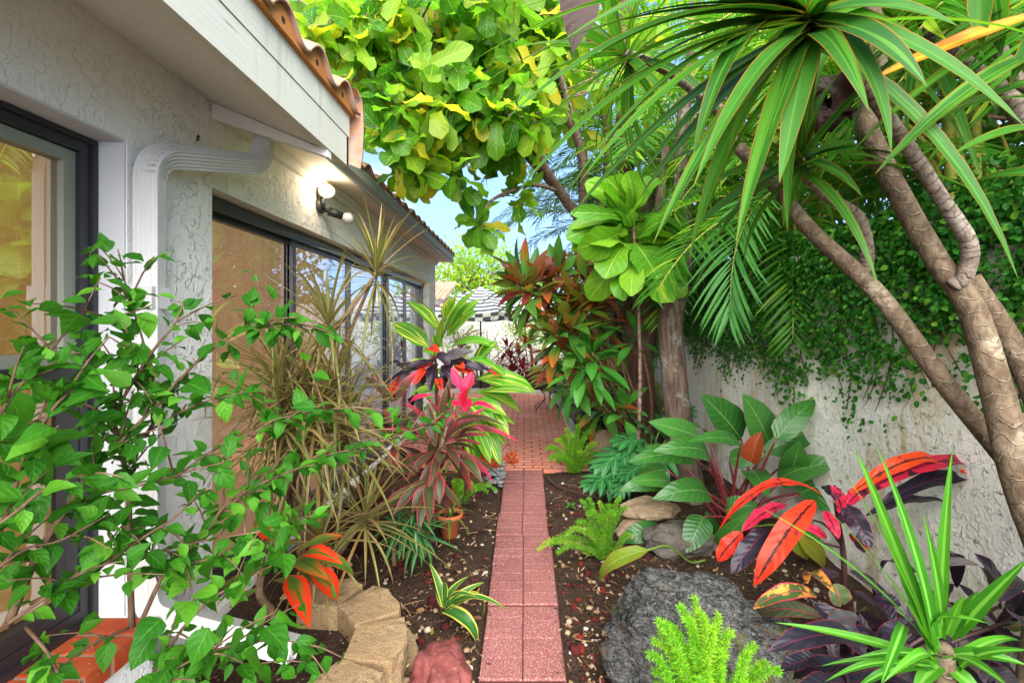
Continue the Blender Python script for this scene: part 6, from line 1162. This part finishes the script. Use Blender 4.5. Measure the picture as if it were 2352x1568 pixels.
leafmass('tree', 'low light green tree right of the umbrella top, beyond the far house wall', (.1, 17, 2.9), (1.5, 1.2, .8), 2000, .15, l_far, 2)
leafmass('tree', 'dense dark green tree beyond the garden wall at the right', (5.2, 3.5, 3.2), (1.9, 2.6, 2.6), 7000, .2, l_dense, 2)
leafmass('tree', 'dense dark green tree beyond the garden wall, behind the lichen covered trunk', (4.6, 8, 3.4), (1.8, 2.6, 2.8), 7000, .2, l_dense, 2)
leafmass('tree', 'dense green tree at the far end of the garden wall', (3.6, 12, 3.4), (1.8, 2.2, 2.7), 4500, .22, l_dense, 2)
leafmass('tree', 'tall leafy tree beyond the wall above the palms', (5.5, 5.5, 6.6), (2.6, 4.5, 1.8), 6000, .24, l_dense, 3)
leafmass('shrub', 'bougainvillea bush with tangled bare branches in front of the far house wall', (.1, 12.4, 1.35), (.9, .4, .5), 900, .09, l_far, 1, .05, 'shrub')
leafmass('shrub', 'green bush at the back of the right bed behind the ginger', (1.45, 9.6, .9), (.6, 1., .8), 1800, .10, l_tig, .5, .04, 'shrub')
leafmass('shrub', 'green bush climbing behind the reddish trunk', (1.5, 8.4, 1.6), (.5, .8, .9), 1600, .12, l_dense, .8, .04, 'shrub')
leafmass('shrub', 'sparse leafy bush on the far house wall left of the umbrella pole', (-1.8, 12.8, 1.25), (.7, .3, .5), 300, .08, l_far, .8, .05, 'shrub')
# bare crooked branches under the umbrella
bb = thing('bare_shrub', 'bare crooked brown branches beneath the umbrella', 'shrub', (-1.2, 12.2, 0)); s = MB()
for i in range(16): 
    p = np.array([-1.2+.1*rng.normal(), 12.2, 0.]); pts = [p]; d = nrm(np.array([rng.normal()*.7, .1*rng.normal(), 1.]))
    for j in range(6): d = nrm(d+rng.normal(0, .45, 3)*[1, .3, .6]+[0, 0, .25]); p = p+d*.26; pts.append(p)
    s.tube(pts, np.linspace(.022, .006, 7), 6, 3)
s.obj('branch', bark('pale_branch', (.20, .13, .08), (.32, .23, .15), (.4, .3, .2)), bb)
for i, (u, v, Y, n_, L) in enumerate([(1180, 800, 11.2, 22, .42), (1210, 790, 11.6, 22, .42), (1225, 840, 11., 20, .4), (1195, 850, 10.9, 20, .36)]):
    c = P(u, v, Y); o = thing('cordyline', ['deep red cordyline behind the patio, farthest left of its group', 'red cordyline standing highest in the group behind the patio', 'red cordyline just above the side table', 'low red cordyline in the middle of the group behind the patio'][i], 'plant', (c[0], c[1], 0)); lv = MB(); s = MB()
    for k in range(3): e = c+[.14*rng.normal(), .1*rng.normal(), -.28*k]; rosette(lv, e, (0, -.2, 1), n_, L, .07, 8, 105, .7, 'ti', .25, 6, 2, ofs=.12); s.tube([(c[0], c[1], 0), e*.5+np.array([c[0], c[1], 0])*.5+[.04, 0, 0], e], .014, 6, 3)
    lv.obj('foliage', l_farred, o); s.obj('cane', m_canestem, o)
pot('flower_pot', 'terracotta pot among the red cordylines behind the patio', (*P(1235, 870, 10.7)[:2], .25), .16, .3, m_terra)

# ================================================================ LIGHT, SKY, CAMERA
w = bpy.data.worlds.new('World'); SC.world = w; w.use_nodes = True; nt = w.node_tree; nt.nodes.clear()
SUN_EL, SUN_AZ = R(36), R(-178)      # azimuth measured from +y towards +x
sky = nt.nodes.new('ShaderNodeTexSky'); sky.sky_type = 'NISHITA'; sky.sun_disc = False; sky.sun_elevation = SUN_EL; sky.sun_rotation = SUN_AZ; sky.air_density = 1.; sky.dust_density = .4; sky.ozone_density = 1.2
tc = nt.nodes.new('ShaderNodeTexCoord'); mp = nt.nodes.new('ShaderNodeMapping'); mp.inputs['Scale'].default_value = (2.2, 2.2, 5.5); mp.inputs['Location'].default_value = (.35, .1, .25); nt.links.new(tc.outputs['Generated'], mp.inputs[0])
nz = nt.nodes.new('ShaderNodeTexNoise'); nz.inputs['Scale'].default_value = 1.6; nz.inputs['Detail'].default_value = 7; nz.inputs['Roughness'].default_value = .55; nt.links.new(mp.outputs[0], nz.inputs['Vector'])
mr = nt.nodes.new('ShaderNodeMapRange'); mr.interpolation_type = 'SMOOTHSTEP'; mr.inputs[1].default_value = .52; mr.inputs[2].default_value = .64; nt.links.new(nz.outputs[0], mr.inputs[0])
mx = nt.nodes.new('ShaderNodeMix'); mx.data_type = 'RGBA'; va = nt.nodes.new('ShaderNodeVectorMath'); va.inputs[1].default_value = (0, 0, .4); nt.links.new(tc.outputs['Generated'], va.inputs[0]); vn = nt.nodes.new('ShaderNodeVectorMath'); vn.operation = 'NORMALIZE'; nt.links.new(va.outputs[0], vn.inputs[0]); nt.links.new(vn.outputs[0], sky.inputs[0])
nt.links.new(mr.outputs[0], mx.inputs[0]); nt.links.new(sky.outputs[0], mx.inputs[6]); mx.inputs[7].default_value = (2.1, 2.15, 2.25, 1)
bgn = nt.nodes.new('ShaderNodeBackground'); bgn.inputs[1].default_value = .13; nt.links.new(mx.outputs[2], bgn.inputs[0]); wo = nt.nodes.new('ShaderNodeOutputWorld'); nt.links.new(bgn.outputs[0], wo.inputs[0])
sl_ = bpy.data.lights.new('sun', 'SUN'); sl_.energy = 4.4; sl_.angle = R(80); sl_.color = (1, .96, .88); so = bpy.data.objects.new('sun', sl_); COL.objects.link(so)
dv = Vector((math.sin(SUN_AZ)*math.cos(SUN_EL), math.cos(SUN_AZ)*math.cos(SUN_EL), math.sin(SUN_EL))); so.rotation_euler = dv.to_track_quat('Z', 'Y').to_euler(); so.location = (0, 0, 12)
cam = bpy.data.cameras.new('camera'); co = bpy.data.objects.new('camera', cam); COL.objects.link(co); co.location = (0, 0, H); co.rotation_euler = (R(90), 0, 0)
cam.sensor_width = 36; cam.lens = F*36/2352; cam.shift_x = -(U0-1176)/2352; cam.shift_y = (V0-784)/2352; cam.clip_start = .05; cam.clip_end = 500; SC.camera = co
SC.view_settings.view_transform = 'Standard'; SC.view_settings.look = 'None'; SC.view_settings.exposure = 2.22; SC.view_settings.gamma = 1
SC.cycles.max_bounces = 8; SC.cycles.transparent_max_bounces = 12; SC.cycles.use_denoising = True
